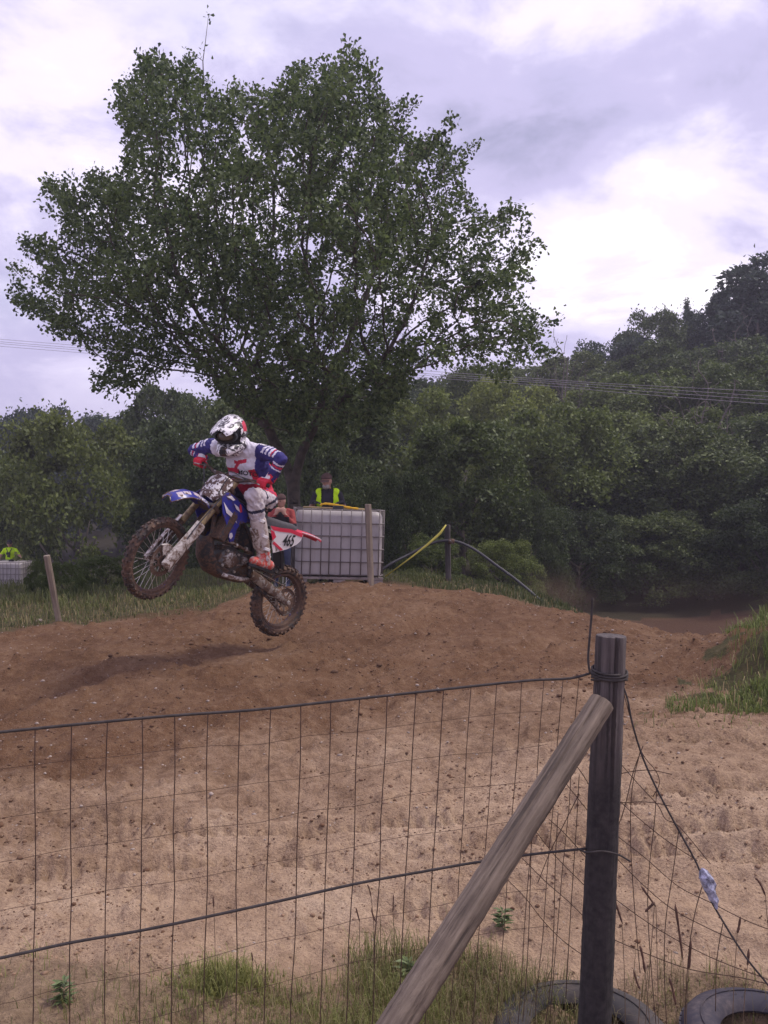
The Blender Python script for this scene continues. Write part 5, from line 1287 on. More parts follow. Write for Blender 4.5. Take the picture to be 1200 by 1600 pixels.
# side panels with the number
for k in (1, -1):
    poly = [(.515, .590), (.38, .608), (.235, .640), (.05, .640), (.062, .575), (.10, .530), (.212, .455), (.375, .375), (.425, .440), (.44, .50)]
    def ysp(x, z, k=k): return k * (.100 + .035 * max(0, min(1, (x - .05) / .4)))
    so = MB().plate(poly, ysp, .010 * k).build('side_panel', M['white_plastic'], bike)
    for nm, gp in (('red_band', [(.515, .592), (.38, .611), (.235, .642), (.06, .643), (.06, .612), (.235, .607), (.37, .578), (.47, .565)]), ('red_patch', [(.50, .56), (.45, .555), (.405, .518), (.435, .475), (.47, .52)]), ('red_slash', [(.425, .452), (.41, .475), (.265, .437), (.295, .420)])):
        MB().plate(gp, lambda x, z: ysp(x, z) + .0035 * k, .003 * k).build(nm, M['red_plastic'], so)
    tv, tf = text_polys('465', .022); tm = MB(); cxx, czz, sl = .225, .530, .22
    tm.add([(cxx - k * u * .10, ysp(cxx - k * u * .10, czz) + .006 * k, czz + v * .150 + (k * u * .10) * sl) for u, v, _ in tv], tf); tm.build('number_465', M['black_ink'], so, fix=False)
# swingarm, chain, shock, silencer, pegs
for k in (1, -1):
    sw = MB(); secs = []
    for t, hgt, wd in ((0, .040, .022), (.25, .048, .020), (.6, .040, .018), (.9, .032, .016), (1.03, .026, .014)):
        c = Vector((.52, .085 * k, .135)).lerp(Vector((-.02, .112 * k, -.002)), t)
        secs.append([c + Vector((0, wd * a, hgt * b)) for a, b in ((1, .6), (.6, 1), (-.6, 1), (-1, .6), (-1, -.6), (-.6, -1), (.6, -1), (1, -.6))])
    sw.loft(secs).build('swingarm', M['metal'], bike, True, angle=40)
    MB().rev([(0, .012), (.017, .012), (.021, 0), (.021, -.01)], (-.0, .128 * k, 0), (0, k, 0), 12).build('axle_nut', M['spoke'], bike)
ch = MB(); cpts = []
for a in np.linspace(R_(100), R_(260), 10): cpts.append(Vector((.125 * math.cos(a), .081, .125 * math.sin(a))))
for a in np.linspace(R_(-80), R_(100), 6): cpts.append(Vector((.575 + .035 * math.cos(a), .081, .15 + .035 * math.sin(a))))
cpts.append(cpts[0]); ch.tube(cpts, .0075, 6, False); ch.build('chain', M['dark_metal'], bike)
MB().box((.33, .082, .04), (.07, .014, .028), Matrix.Rotation(R_(-15), 3, 'Y'), .006).build('chain_guide', M['frame'], bike)
MB().tube([(.50, 0, .15), (.62, 0, .50)], .035, 12).build('shock', M['dark_metal'], bike, True)
MB().tube([(.62, -.10, .45), (.45, -.13, .50), (.32, -.14, .53), (.0, -.14, .57), (-.04, -.14, .575)], [.02, .03, .05, .05, .035], 14).build('silencer', M['metal'], bike, True, angle=40)
for k in (1, -1): MB().box((.53, .185 * k, .185), (.022, .055, .010), None, .004).build('footpeg', M['dark_metal'], bike)
MB().tube([(.66, .14, .19), (.78, .17, .155), (.80, .20, .155)], .008, 6).build('gear_lever', M['metal'], bike, True)
MB().box((.20, 0, .42), (.02, .06, .16), Matrix.Rotation(R_(25), 3, 'Y'), .01).build('mud_flap', M['frame'], bike)

# ------------------------------------------------------------------ the rider (same axes as the bike)
rider = empty('person', mat=BM.copy())
tag(rider, 'motocross rider in white, red and blue kit crouching on the airborne bike', 'person')
gripL = S((1.029, .365, .895)); gripR = S((1.029, -.365, .895)); barL = (S((1.025, .42, .895)) - S((1.033, .30, .895))).normalized(); barR = (S((1.025, -.42, .895)) - S((1.033, -.30, .895))).normalized()
J = {'pel': Vector((.62, .0, .80)), 'bel': Vector((.73, .0, .90)), 'che': Vector((.88, .01, 1.045)), 'nek': Vector((1.02, 0, 1.165)),
     'shL': Vector((.935, .185, 1.145)), 'shR': Vector((1.10, -.185, 1.105)), 'elL': Vector((.945, .475, 1.09)), 'elR': Vector((1.09, -.49, 1.045)),
     'hiL': Vector((.63, .10, .79)), 'hiR': Vector((.63, -.10, .79)), 'knL': Vector((.885, .235, .745)), 'knR': Vector((.90, -.22, .72)), 'anL': Vector((.555, .225, .30)), 'anR': Vector((.555, -.225, .30))}
wrL = gripL + Vector((-.045, .02, .055)); wrR = gripR + Vector((-.035, -.02, .060))
bd = MB()
bd.ell(J['pel'], (.15, .165, .125), Matrix.Rotation(R_(-25), 3, 'Y'), 20, 12)
bd.cap(J['pel'], .135, J['bel'], .135, 18); bd.cap(J['bel'], .135, J['che'], .15, 18)
for k in (-1, 0, 1): bd.cap(J['bel'] + Vector((0, .055 * k, 0)), .12, J['che'] + Vector((-.015 * k, .075 * k, 0)), .135, 16)
bd.cap(J['shL'] + Vector((0, -.03, -.01)), .078, J['shR'] + Vector((0, .03, -.01)), .078); bd.cap(J['che'], .13, J['nek'] - Vector((.03, 0, .02)), .09); bd.cap(J['nek'], .065, Vector((1.10, 0, 1.22)), .06)
for s_, wr in (('L', wrL), ('R', wrR)):
    limb_caps(bd, [J['sh' + s_], (J['sh' + s_] + J['el' + s_]) / 2 + Vector((0, 0, .01)), J['el' + s_], (J['el' + s_] * .55 + wr * .45), wr], [.068, .060, .053, .049, .036])
    limb_caps(bd, [J['hi' + s_], (J['hi' + s_] + J['kn' + s_]) / 2 + Vector((0, 0, .01)), J['kn' + s_], J['kn' + s_] * .5 + J['an' + s_] * .5, J['an' + s_]], [.104, .090, .073, .064, .050])
    bd.ell(J['kn' + s_] + Vector((.022, 0, .008)), .068)
rb = remesh(bd, .008, 5)
def wrinkle(me, amp, seed, fx=(9, 9, 30)):
    n = len(me.vertices); co = np.empty(n * 3, np.float32); me.vertices.foreach_get('co', co); co = co.reshape(-1, 3); nr = np.empty(n * 3, np.float32); me.vertex_normals.foreach_get('vector', nr); nr = nr.reshape(-1, 3)
    u = co[:, 0] * fx[0] + co[:, 2] * fx[1] * .6; w = co[:, 2] * fx[2] * .5 - co[:, 0] * fx[2] * .35 + co[:, 1] * fx[2] * .3
    d = (1 - np.abs(2 * fbm(u + 50, w + 50, 3, seed) - 1)) ** 2 - .45
    co += nr * (d * amp)[:, None]; me.vertices.foreach_set('co', co.ravel().astype(np.float32)); me.update()
wrinkle(rb, .017, 3); wrinkle(rb, .007, 8, (22, 22, 60)); c = face_centers(rb)
def seg_t(c, a, b):
    a = np.array(a); b = np.array(b); ab = b - a; t = np.clip(((c - a) @ ab) / (ab @ ab), 0, 1); return t, np.linalg.norm(c - (a + t[:, None] * ab), axis=1)
idx = np.zeros(len(c), int)           # 0 white 1 red 2 blue 3 trousers white 4 trousers dark
tt, td = seg_t(c, J['pel'], J['nek'])
armL = np.minimum(seg_t(c, J['shL'], J['elL'])[1], seg_t(c, J['elL'], wrL)[1]); armR = np.minimum(seg_t(c, J['shR'], J['elR'])[1], seg_t(c, J['elR'], wrR)[1])
is_armL = (c[:, 1] > .185) & (c[:, 2] > .86); is_armR = (c[:, 1] < -.185) & (c[:, 2] > .86)
legL = np.minimum(seg_t(c, J['hiL'], J['knL'])[1], seg_t(c, J['knL'], J['anL'])[1]); legR = np.minimum(seg_t(c, J['hiR'], J['knR'])[1], seg_t(c, J['knR'], J['anR'])[1])
is_leg = ((np.minimum(legL, legR) < .125) & (c[:, 2] < .845)) | (c[:, 2] < .72)
# torso graphics in chest coordinates (a along the spine, b across)
sp = np.array(J['nek'] - J['pel']); spl = np.linalg.norm(sp); spn = sp / spl; a_ = (c - np.array(J['pel'])) @ spn / spl; b_ = c[:, 1]
fr = np.cross(np.array([0, 1, 0]), spn); front = (c - np.array(J['pel'])) @ fr
red = (a_ < .48) | ((front < -.0) & False)
red |= (np.abs(b_ - .01 - (a_ - .70) * .5) < .022) & (a_ > .60) & (a_ < .82)
red |= (b_ < .05) & (b_ > -.13) & (a_ > .60) & (a_ < .69) | (b_ < .12) & (b_ > .0) & (a_ > .77) & (a_ < .825)
red &= ~((a_ > .405) & (a_ < .455))
idx[red] = 1
idx[(np.abs(b_) > .135) & (a_ < .66)] = 1
for s_, m_, sg in (('L', is_armL, 1), ('R', is_armR, -1)):
    t1, d1 = seg_t(c, J['sh' + s_], J['el' + s_]); t2, d2 = seg_t(c, J['el' + s_], wrL if s_ == 'L' else wrR); up_ = d1 < d2; t = np.where(up_, t1, 1 + t2)
    idx[m_] = 2
    ax = np.array(J['el' + s_] - J['sh' + s_]); outer = (c[:, 2] - (np.array(J['sh' + s_])[2] + (np.array(J['el' + s_])[2] - np.array(J['sh' + s_])[2]) * t1)) > -.012
    outer = np.where(up_, outer, (c[:, 1] * sg > .46) | (c[:, 0] > (J['el' + s_].x + .025)))
    for lo, hi, mm in ((.28, .38, 0), (.44, .52, 0), (.60, .70, 0), (.70, .76, 1), (.80, .88, 0), (1.16, 1.24, 0), (1.28, 1.36, 1), (1.40, 1.46, 0)): idx[m_ & outer & (t > lo) & (t < hi)] = mm
tl1, dl1 = seg_t(c, J['hiL'], J['knL']); 
idx[is_leg] = 3
inner = is_leg & ((np.abs(c[:, 1]) < .155) | ((c[:, 0] < .70) & (c[:, 2] > .70) & (np.abs(c[:, 1]) < .19))); idx[inner] = 4
strip = is_leg & (np.abs(seg_t(c, J['knL'], J['anL'])[0] - .20) < .025); idx[strip] = 4
tk2, dk2 = seg_t(c, J['hiL'], J['knL']); idx[is_leg & (dk2 < .13) & (np.abs(tk2 - .72) < .05) & (c[:, 2] > .77)] = 4
set_mats(rb, idx)
rbo = link('body', rb, [M['jersey_white'], M['jersey_red'], M['jersey_blue'], M['trouser_white'], M['trouser_dark']], rider, True)
# lettering laid onto the jersey
bvh = BVHTree.FromPolygons([v.co.copy() for v in rb.vertices], [tuple(p.vertices) for p in rb.polygons])
def decal(name, verts, faces, o, ex, ey, n, mat, parent, lift=.004, maxd=.5):
    out = []
    ok = True
    for u, v, _ in verts:
        p = o + ex * u + ey * v; h = bvh.ray_cast(p + n * .3, -n, .8)
        q = (h[0] if h[0] is not None else p); out.append(q + n * lift)
    return MB().add(out, faces).build(name, mat, parent, fix=False)
def seg_grid(w, h, nx=8, ny=4): 
    v = [((i / nx - .5) * w, (j / ny - .5) * h, 0) for j in range(ny + 1) for i in range(nx + 1)]; f = [(j * (nx + 1) + i, j * (nx + 1) + i + 1, (j + 1) * (nx + 1) + i + 1, (j + 1) * (nx + 1) + i) for j in range(ny) for i in range(nx)]; return v, f
nv = Vector((.80, .55, -.15)).normalized(); exv = Vector((-.52, .80, .10)); exv = (exv - nv * exv.dot(nv)).normalized(); eyv = nv.cross(exv)
if eyv.z < 0: eyv = -eyv
def tside(x, y, z): return Vector((x, y, z))
ov = Vector((.87, .06, .945))
tv, tf = text_polys('MOTO', .02); decal('lettering', [(u * .060, v * .050, 0) for u, v, _ in tv], tf, ov + exv * .01, exv, eyv, nv, M['black_ink'], rbo)
gv, gf = seg_grid(.16, .028); decal('chest_band', gv, gf, ov - eyv * .062, exv, eyv, nv, M['jersey_white'], rbo, .003)
# sleeve roundel
nL = Vector((.35, .65, .7)).normalized(); cv, cf = [], []
for i in range(16): cv.append((.03 * math.cos(i * math.pi / 8), .03 * math.sin(i * math.pi / 8), 0))
cv.append((0, 0, 0)); cf = [(i, (i + 1) % 16, 16) for i in range(16)]
exl = Vector((0, .7, -.65)); exl = (exl - nL * exl.dot(nL)).normalized(); decal('sleeve_badge', cv, cf, J['shL'] + Vector((.02, .035, .05)), exl, nL.cross(exl), nL, M['clean_white'], rbo, .004)
# gloves: fist closed on the grip
def glove(name, g, bar, wr, side):
    mb = MB(); back = Vector((-.35, 0, .90)); back = (back - bar * back.dot(bar)).normalized(); fwd = back.cross(bar); 
    if fwd.x < 0: fwd = -fwd
    mb.cap(wr + (J['elL'] - wrL if side > 0 else J['elR'] - wrR).normalized() * .05, .046, wr, .042)
    mb.cap(wr, .038, g + back * .030 - fwd * .010, .034)
    for k, rr in enumerate((.0125, .013, .0128, .0115)):
        o = g + bar * ((k - 1.5) * .0245) * 1
        kn = o + back * .036 + fwd * .016; m = o + fwd * .038 + back * .002; t = o + fwd * .014 - back * .030; e = o - fwd * .012 - back * .026
        mb.cap(wr * .4 + (o + back * .03) * .6, .017, kn, .0155, 10); mb.cap(kn, .0150, m, .0135, 10); mb.cap(m, .0135, t, .012, 10); mb.cap(t, .012, e, .0105, 10)
    th0 = g - bar * .045 + back * .020 - fwd * .02; mb.cap(th0, .017, th0 - fwd * .012 - back * .030 + bar * .004, .0145, 10); mb.cap(th0 - fwd * .012 - back * .030, .0145, th0 + fwd * .018 - back * .052 + bar * .012, .012, 10)
    me = remesh(mb, .005, 2, 'glove'); o = link('glove', me, M['glove'], rider, True)
    gb = BVHTree.FromPolygons([v.co.copy() for v in me.vertices], [tuple(p.vertices) for p in me.polygons])
    nn = (back * .7 + fwd * .55 + bar * .15).normalized(); ex = (bar - nn * bar.dot(nn)).normalized(); ey = nn.cross(ex); vv, f_ = seg_grid(.075, .032, 8, 4); out = []
    for u, v, _ in vv:
        p = g + back * .03 + ex * u + ey * (v + u * .15); h = gb.ray_cast(p + nn * .2, -nn, .5); out.append((h[0] if h[0] is not None else p) + nn * .003)
    MB().add(out, f_).build('patch', M['clean_white'], o, fix=False)
glove('glove', gripL, barL, wrL, 1); glove('glove', gripR, barR, wrR, -1)
# boots
def boot(k):
    s_ = 'L' if k > 0 else 'R'; an = J['an' + s_]; kn = J['kn' + s_]; top = an.lerp(kn, .60); mb = MB()
    y = an.y; d = (kn - an).normalized()
    limb_caps(mb, [top, an.lerp(kn, .3), an], [.074, .070, .058]); mb.cap(an + Vector((.0, 0, -.01)), .055, Vector((.50, y, .245)), .050)
    mb.cap(Vector((.47, y, .250)), .048, Vector((.60, y + .01 * k, .235)), .044); mb.cap(Vector((.60, y + .01 * k, .235)), .046, Vector((.685, y + .02 * k, .238)), .038); mb.cap(an, .055, Vector((.63, y + .01 * k, .25)), .042)
    me = remesh(mb, .009, 3, 'boot'); c = face_centers(me); tz = (c - np.array(an)) @ np.array(d)
    i = np.where((tz < .06) & (c[:, 2] > .205), 1, 0); set_mats(me, i); o = link('boot', me, [M['boot'], M['boot_orange']], rider, True)
    so = MB(); q = []
    for zz in (.186, .208): q.append([Vector((x, y + .01 * k + w_, zz)) for x, w_ in ((.42, -.03), (.45, -.045), (.55, -.046), (.66, -.04), (.72, -.02), (.725, .015), (.68, .042), (.58, .048), (.48, .046), (.43, .03))])
    so.loft(q).build('sole', M['black_ink'], o)
    for t in (.08, .20, .34): 
        cc = an + d * t; MB().box(cc + Vector((.01, .062 * k, 0)), (.030, .014, .014), None, .005).build('buckle', M['white_plastic'], o)
    MB().box(an + d * .20 + Vector((.042, 0, -.030)), (.026, .046, .10), Matrix.Rotation(R_(38), 3, 'Y'), .018).build('shin_plate', M['guard_mud'], o, True)
boot(1); boot(-1)
# helmet: forward axis looks ahead and a little down
hc = Vector((1.150, .005, 1.215)); hf = Vector((math.cos(R_(-24)), .46, math.sin(R_(-24)))).normalized(); hu = Vector((-hf.z, 0, hf.x)).normalized(); hl = hu.cross(hf).normalized(); hu = hf.cross(hl)
HR = Matrix((hf, hl, hu)).transposed()
def hp_(x, y, z): return hc + hf * x + hl * y + hu * z
hm = MB(); hm.ell(hp_(-.01, 0, .02), (.150, .125, .142), HR, 24, 16); hm.ell(hp_(-.02, 0, -.06), (.125, .115, .10), HR, 20, 12)
hm.cap(hp_(.0, .088, -.10), .050, hp_(.125, .040, -.142), .040); hm.cap(hp_(.0, -.088, -.10), .050, hp_(.125, -.040, -.142), .040); hm.cap(hp_(.142, .028, -.150), .038, hp_(.142, -.028, -.150), .038); hm.cap(hp_(.03, .06, -.15), .045, hp_(.03, -.06, -.15), .045)
hme = remesh(hm, .008, 3, 'helmet'); c = face_centers(hme) - np.array(hc); lx = c @ np.array(hf); ly = c @ np.array(hl); lz = c @ np.array(hu)
eye = (lx > .05) & (np.abs(ly) < .108) & (lz > -.088) & (lz < .045)
bm = bmesh.new(); bm.from_mesh(hme); bm.faces.ensure_lookup_table()
for i in np.where(eye)[0]:
    for v in bm.faces[i].verts: v.tag = True
for v in bm.verts:
    if v.tag: v.co -= hf * .03
i_ = np.where(eye, 1, 0); i_ = np.where((lz > .02) & (np.abs(ly) > .082) & (lx < .02) & (lx > -.06) & (lz < .11), 2, i_); i_ = np.where((lx > .11) & (lz < -.105) & (np.abs(ly) < .030), 3, i_)
bm.to_mesh(hme); bm.free(); set_mats(hme, i_)
he = link('helmet', hme, [M['helmet_shell'], M['black_ink'], M['red_plastic'], M['dark_metal']], rider, True)
# visor
vm = MB(); secs = []
for x, w, z in ((-.03, .095, .158), (.04, .112, .140), (.10, .118, .110), (.16, .112, .082), (.215, .096, .056), (.24, .066, .044)):
    q = [hp_(x + .012 * (1 - t * t), w * t, z - .045 * t * t) for t in np.linspace(-1, 1, 9)]; q += [p - hu * .006 for p in reversed(q)]; secs.append(q)
vm.loft(secs).build('visor', M['helmet_shell'], he, True, angle=50)
# goggles
gm = MB(); gl = MB(); 
def gg(ax, az, x0, n=22):
    return [hp_(x0 - .55 * (ax * math.cos(a)) ** 2 * 2.2, ax * math.cos(a), az * math.sin(a) - .018) for a in np.linspace(0, 2 * math.pi, n, endpoint=False)]
gm.loft([gg(.104, .060, .100), gg(.104, .060, .138), gg(.090, .047, .140), gg(.088, .045, .128)], cap=False)
go = gm.build('goggles', M['black_ink'], he, True, angle=40); gl.loft([gg(.090, .047, .130), gg(.045, .024, .134), gg(.004, .003, .135)], cap=True); gl.build('lens', M['goggle_lens'], go, True)
MB().tube([hp_(.06, .098, -.018), hp_(0, .122, -.01), hp_(-.09, .10, 0), hp_(-.155, 0, .0), hp_(-.09, -.10, 0), hp_(0, -.122, -.01), hp_(.06, -.098, -.018)], .018, 8, True, 0, .45).build('goggle_strap', M['black_ink'], go, True)
for k in (-1, 0, 1): MB().box(hp_(.180, .020 * k, -.146), (.006, .008, .018), HR, .003).build('chin_vent', M['black_ink'], he)

# ------------------------------------------------------------------ wire fence in front
FL = {}
def fence_Y(px): return 1.0 / ((1 / 2.69) + ((1 / 3.3) - (1 / 2.69)) * px / 922.0)
def fence_pt(px, py): return P(px, py, fence_Y(px))
fence = empty('wire_fence', P(460, 1600, fence_Y(460))); FO = fence.location.copy()
tag(fence, 'rusty wire fence with upright wires running left from the post', 'fence')
def wire(name, pts, r, mat, parent, off, n=6, m=4):
    return MB().tube([p - off for p in catmull(pts, m)], r, n).build(name, mat, parent, True)
top = [(-140, 1158), (0, 1144), (120, 1132), (260, 1119), (400, 1109), (520, 1096), (640, 1083), (740, 1072), (830, 1063), (890, 1060), (922, 1052)]
mid = [(-140, 1524), (0, 1497), (110, 1473), (220, 1454), (330, 1431), (440, 1407), (560, 1380), (660, 1362), (740, 1348), (830, 1335), (915, 1326)]
wire('top_cable', [fence_pt(*q) for q in top], .0046, M['cable'], fence, FO, 8)
wire('middle_cable', [fence_pt(*q) for q in mid], .0048, M['cable'], fence, FO, 8)
tx = [q[0] for q in top]; tyv = [q[1] for q in top]; my = [q[1] for q in mid]; mxx = [q[0] for q in mid]
rw_ = random.Random(4)
ups = [-60, -2, 55, 112, 168, 222, 273, 325, 375, 423, 470, 517, 562, 605, 650, 693, 736, 776, 815, 850, 880, 905]
for x in ups:
    yt = float(np.interp(x, tx, tyv)); Yf = fence_Y(x); a = P(x, yt, Yf)
    xb = x - 4 - max(0, (x - 300)) * .085; b = P(xb, 1720, Yf)
    pts = [a.lerp(b, t) + Vector((rw_.uniform(-.004, .004), rw_.uniform(-.004, .004), 0)) for t in (0, .15, .3, .45, .6, .75, .9, 1)]; pts[0] = a
    wire('upright_wire', pts, .0018 if x < 700 else .0014, M['rust_wire'], fence, FO, 5, 2)
def line_wire(f, r=.0010):
    pts = []
    for x in range(-120, 930, 75):
        y0 = float(np.interp(x, tx, tyv)); y1 = float(np.interp(x, mxx, my)); pts.append(P(x, y0 + (y1 - y0) * f + rw_.uniform(-3, 3), fence_Y(x)))
    wire('line_wire', pts, r, M['rust_wire'], fence, FO, 5, 2)
for f in (.17, .38, .57, .79, 1.2, 1.42): line_wire(f, .0008)
# ties round the post and the free cable end
axis = (PT - PB).normalized(); u_, v_ = frame_of(axis)
def wrap(py, turns, r, tilt, rad=.0625):
    c0 = PB + axis * ((P(950, py, 3.3) - PB).dot(axis)); pts = []
    for i in range(int(turns * 16) + 1):
        a = i / 16 * 2 * math.pi; pts.append(c0 + (u_ * math.cos(a) + v_ * math.sin(a)) * rad + axis * (.010 * i / 16 + tilt * math.cos(a)))
    return MB().tube([p - FO for p in pts], r, 6).build('post_tie', M['cable'], fence, True)
wrap(1056, 2.6, .0045, .010); wrap(1064, 1.4, .0040, -.012)
wire('cable_end', [P(922, 1052, 3.235), P(919, 1030, 3.235), P(921, 1000, 3.24), P(924, 965, 3.24), P(926, 934, 3.24)], .0042, M['cable'], fence, FO, 6)
wire('hook_wire', [P(905, 1327, 3.24), P(918, 1332, 3.23), P(940, 1330, 3.225), P(965, 1335, 3.24), P(985, 1346, 3.26)], .0035, M['cable'], fence, FO, 6)

# netting that hangs slack on the right of the post
net = empty('wire_netting', P(1050, 1600, 3.3)); NO = net.location.copy(); tag(net, 'slack rusty netting sagging from the post to lower right', 'netting')
def nY(px): return 3.3 - (px - 950) / 250 * .22
def nw(pts, r=.0016, nm='net_wire', mat='rust_wire'): wire(nm, [P(a, b, nY(a) + (.02 if a < 950 else 0)) for a, b in pts], r, M[mat], net, NO, 5, 4)
nw([(968, 1060), (980, 1090), (988, 1130), (1005, 1185), (1030, 1240), (1062, 1300), (1090, 1352), (1105, 1395), (1130, 1440), (1165, 1495), (1205, 1545), (1260, 1620)], .0036, 'slanting_cable', 'cable')
for q in ([(975, 1085), (1000, 1170), (1025, 1205), (1030, 1225), (1020, 1245)], [(1005, 1165), (990, 1205), (975, 1265), (962, 1300)], [(1000, 1175), (988, 1230), (985, 1300), (990, 1400), (1000, 1520)],
          [(967, 1190), (1000, 1228), (1028, 1258), (1040, 1280), (1062, 1292), (1110, 1350)], [(966, 1250), (1000, 1280), (1040, 1312), (1090, 1345)], [(963, 1305), (1010, 1342), (1060, 1385), (1110, 1410), (1170, 1440), (1230, 1462)],
          [(958, 1335), (1000, 1378), (1050, 1420), (1110, 1452), (1150, 1470)], [(955, 1400), (1010, 1440), (1060, 1470), (1120, 1500), (1200, 1530)], [(952, 1465), (1010, 1490), (1080, 1515), (1160, 1528), (1230, 1545)],
          [(1026, 1235), (1022, 1290), (1015, 1350), (1012, 1420), (1018, 1520), (1025, 1600)], [(1060, 1300), (1052, 1360), (1040, 1440), (1038, 1520), (1042, 1610)], [(1100, 1375), (1085, 1430), (1075, 1500), (1070, 1600)],
          [(1130, 1440), (1120, 1500), (1118, 1580)], [(962, 1210), (1010, 1203), (1050, 1210)], [(958, 1255), (1010, 1253), (1050, 1260)],
          [(895, 1190), (912, 1212), (930, 1245)], [(885, 1225), (905, 1250), (925, 1275)], [(858, 1280), (885, 1305), (920, 1345)], [(838, 1300), (870, 1340), (915, 1385)], [(815, 1340), (850, 1375), (890, 1410), (912, 1432)],
          [(788, 1370), (820, 1402), (850, 1440), (880, 1470), (910, 1492)], [(872, 1270), (868, 1340), (866, 1420), (862, 1520), (850, 1620)], [(830, 1320), (828, 1400), (824, 1500), (815, 1620)], [(905, 1210), (900, 1300), (892, 1420), (884, 1560)],
          [(905, 1240), (880, 1290), (860, 1330), (840, 1380)]): nw(q)
# scrap caught on the slanting cable
sc = MB(); rr_ = random.Random(9); base = P(1108, 1385, nY(1108) - .012); secs = []
for i, (t, r) in enumerate(((-.062, .004), (-.05, .017), (-.03, .026), (-.005, .027), (.015, .023), (.032, .017), (.048, .018), (.062, .008), (.078, .003))):
    cx = base + Vector((.022 * t / .06, 0, -t)); secs.append([cx + Vector((r * math.cos(a) * rr_.uniform(.6, 1.15), r * .7 * math.sin(a) * rr_.uniform(.6, 1.1), rr_.uniform(-.004, .004))) for a in np.linspace(0, 2 * math.pi, 10, endpoint=False)])
so_ = sc.loft(secs).build('plastic_scrap', M['rag'], None, False); tag(so_, 'crumpled blue and white plastic scrap caught on the slanting wire', 'scrap')

# ------------------------------------------------------------------ old tyres lying flat along the fence
def old_tyre(loc, R, w, rz, tilt, mat, label):
    root = empty('car_tyre', loc); root.rotation_euler = (tilt[0], tilt[1], rz)
    prof = [(R * .60, -w * .40), (R * .68, -w * .50), (R * .84, -w * .52), (R * .95, -w * .45), (R, -w * .34), (R, w * .34), (R * .95, w * .45), (R * .84, w * .52), (R * .68, w * .50), (R * .60, w * .40), (R * .575, w * .33), (R * .60, w * .28), (R * .80, w * .40), (R * .93, w * .28), (R * .93, -w * .28), (R * .80, -w * .40), (R * .60, -w * .28), (R * .575, -w * .33)]
    MB().rev(prof, (0, 0, 0), (0, 0, 1), 56, closed=True).build('carcass', mat, root, True, angle=45)
    MB().rev([(R * .80, -.004), (R * .806, 0), (R * .80, .004), (R * .79, 0)], (0, 0, w * .525), (0, 0, 1), 48, closed=True).build('sidewall_ring', mat, root, True)
    tm = MB()
    for k in range(56):
        a = 2 * math.pi * k / 56; d = Vector((math.cos(a), math.sin(a), 0)); t = Vector((-d.y, d.x, 0))
        for z in (-.24, -.08, .08, .24): tm.box(d * (R + .003) + Vector((0, 0, z * w)), (.005, .014, w * .065), Matrix((d, t, Vector((0, 0, 1)))).transposed())
    tm.build('tread', mat, root)
    MB().rev([(0, -w * .30), (R * .62, -w * .28), (R * .66, -w * .34)], (0, 0, 0), (0, 0, 1), 24).build('hole_fill', simple('dark_fill', (.035, .028, .022), .9, 0, .4, 20, .5, .01), root, True)  # dark brown disc that closes the tyre's hole
    return tag(root, label, 'tyre')
tA = P(905, 1600, 3.42); tB = P(1205, 1600, 3.36)
old_tyre((tA.x, 3.40, -.35), .325, .20, .3, (R_(2), R_(-2)), M['tyre_old'], 'half-buried grey car tyre lying flat around the fence post')
old_tyre((tB.x, 3.34, -.345), .325, .22, 1.1, (R_(3), R_(2)), muddy('tyre_dark', (.030, .026, .040), .38, 5, .8, 0, (.075, .060, .062), .35), 'dark purplish car tyre lying at the lower right corner')
tr_ = MB(); q = P(1182, 1588, 3.2); tr_.box((q.x, 3.30, -.26), (.045, .02, .012), Matrix.Rotation(.4, 3, 'Z'), .004)
tag(tr_.build('red_scrap', simple('red_scrap', (.42, .10, .09), .6), None), 'small reddish scrap lying inside the dark tyre', 'scrap')

# ------------------------------------------------------------------ dry seed stalks and weeds
def stalk(head, tail, base_px, Y, curl=0, label='thin dry seed stalk standing among grass and tyres by the netting', grp='dry seed stalks right of the post', r=.0045):
    h0 = P(*head, Y); h1_ = P(*tail, Y); b = P(base_px[0], base_px[1], Y); gzb = gz1(b.x, Y); b = Vector((b.x, Y, gzb - .02))
    root = empty('seed_stalk', b)
    m = b.lerp(h1_, .55) + Vector((.012 * curl, 0, .02))
    MB().tube([p - b for p in catmull([b, m, h1_], 5)], .0013, 5).build('stem', M['dry_stem'], root, True)
    d = (h0 - h1_); pts = [h1_ + d * t + Vector((0, 0, .012 * curl * math.sin(t * 3.1))) for t in np.linspace(0, 1, 9)]; rs_ = random.Random(int(head[0]))
    MB().tube([p - b for p in pts], [r * .3] + [r * rs_.uniform(.7, 1.15) for _ in range(7)] + [r * .3], 6).build('seed_head', M['seed_head'], root, True)
    return tag(root, label, 'plant', grp)
for h_, t_, b_, Y_ in [((1002, 1385), (1025, 1417), (1032, 1600), 3.25), ((1008, 1425), (1023, 1410), (1000, 1600), 3.22), ((1055, 1412), (1067, 1500), (1072, 1610), 3.18), ((1080, 1470), (1076, 1515), (1074, 1600), 3.2), ((1157, 1432), (1152, 1458), (1146, 1590), 3.2), ((1170, 1482), (1168, 1508), (1164, 1600), 3.15),
                       ((1046, 1528), (1056, 1570), (1060, 1620), 3.0), ((1000, 1478), (1008, 1520), (1020, 1620), 3.05), ((960, 1408), (972, 1442), (978, 1600), 3.3), ((990, 1515), (1000, 1545), (1006, 1620), 3.1), ((1180, 1372), (1196, 1400), (1206, 1600), 3.3)]:
    stalk(h_, t_, b_, Y_, rw_.uniform(-1, 1))
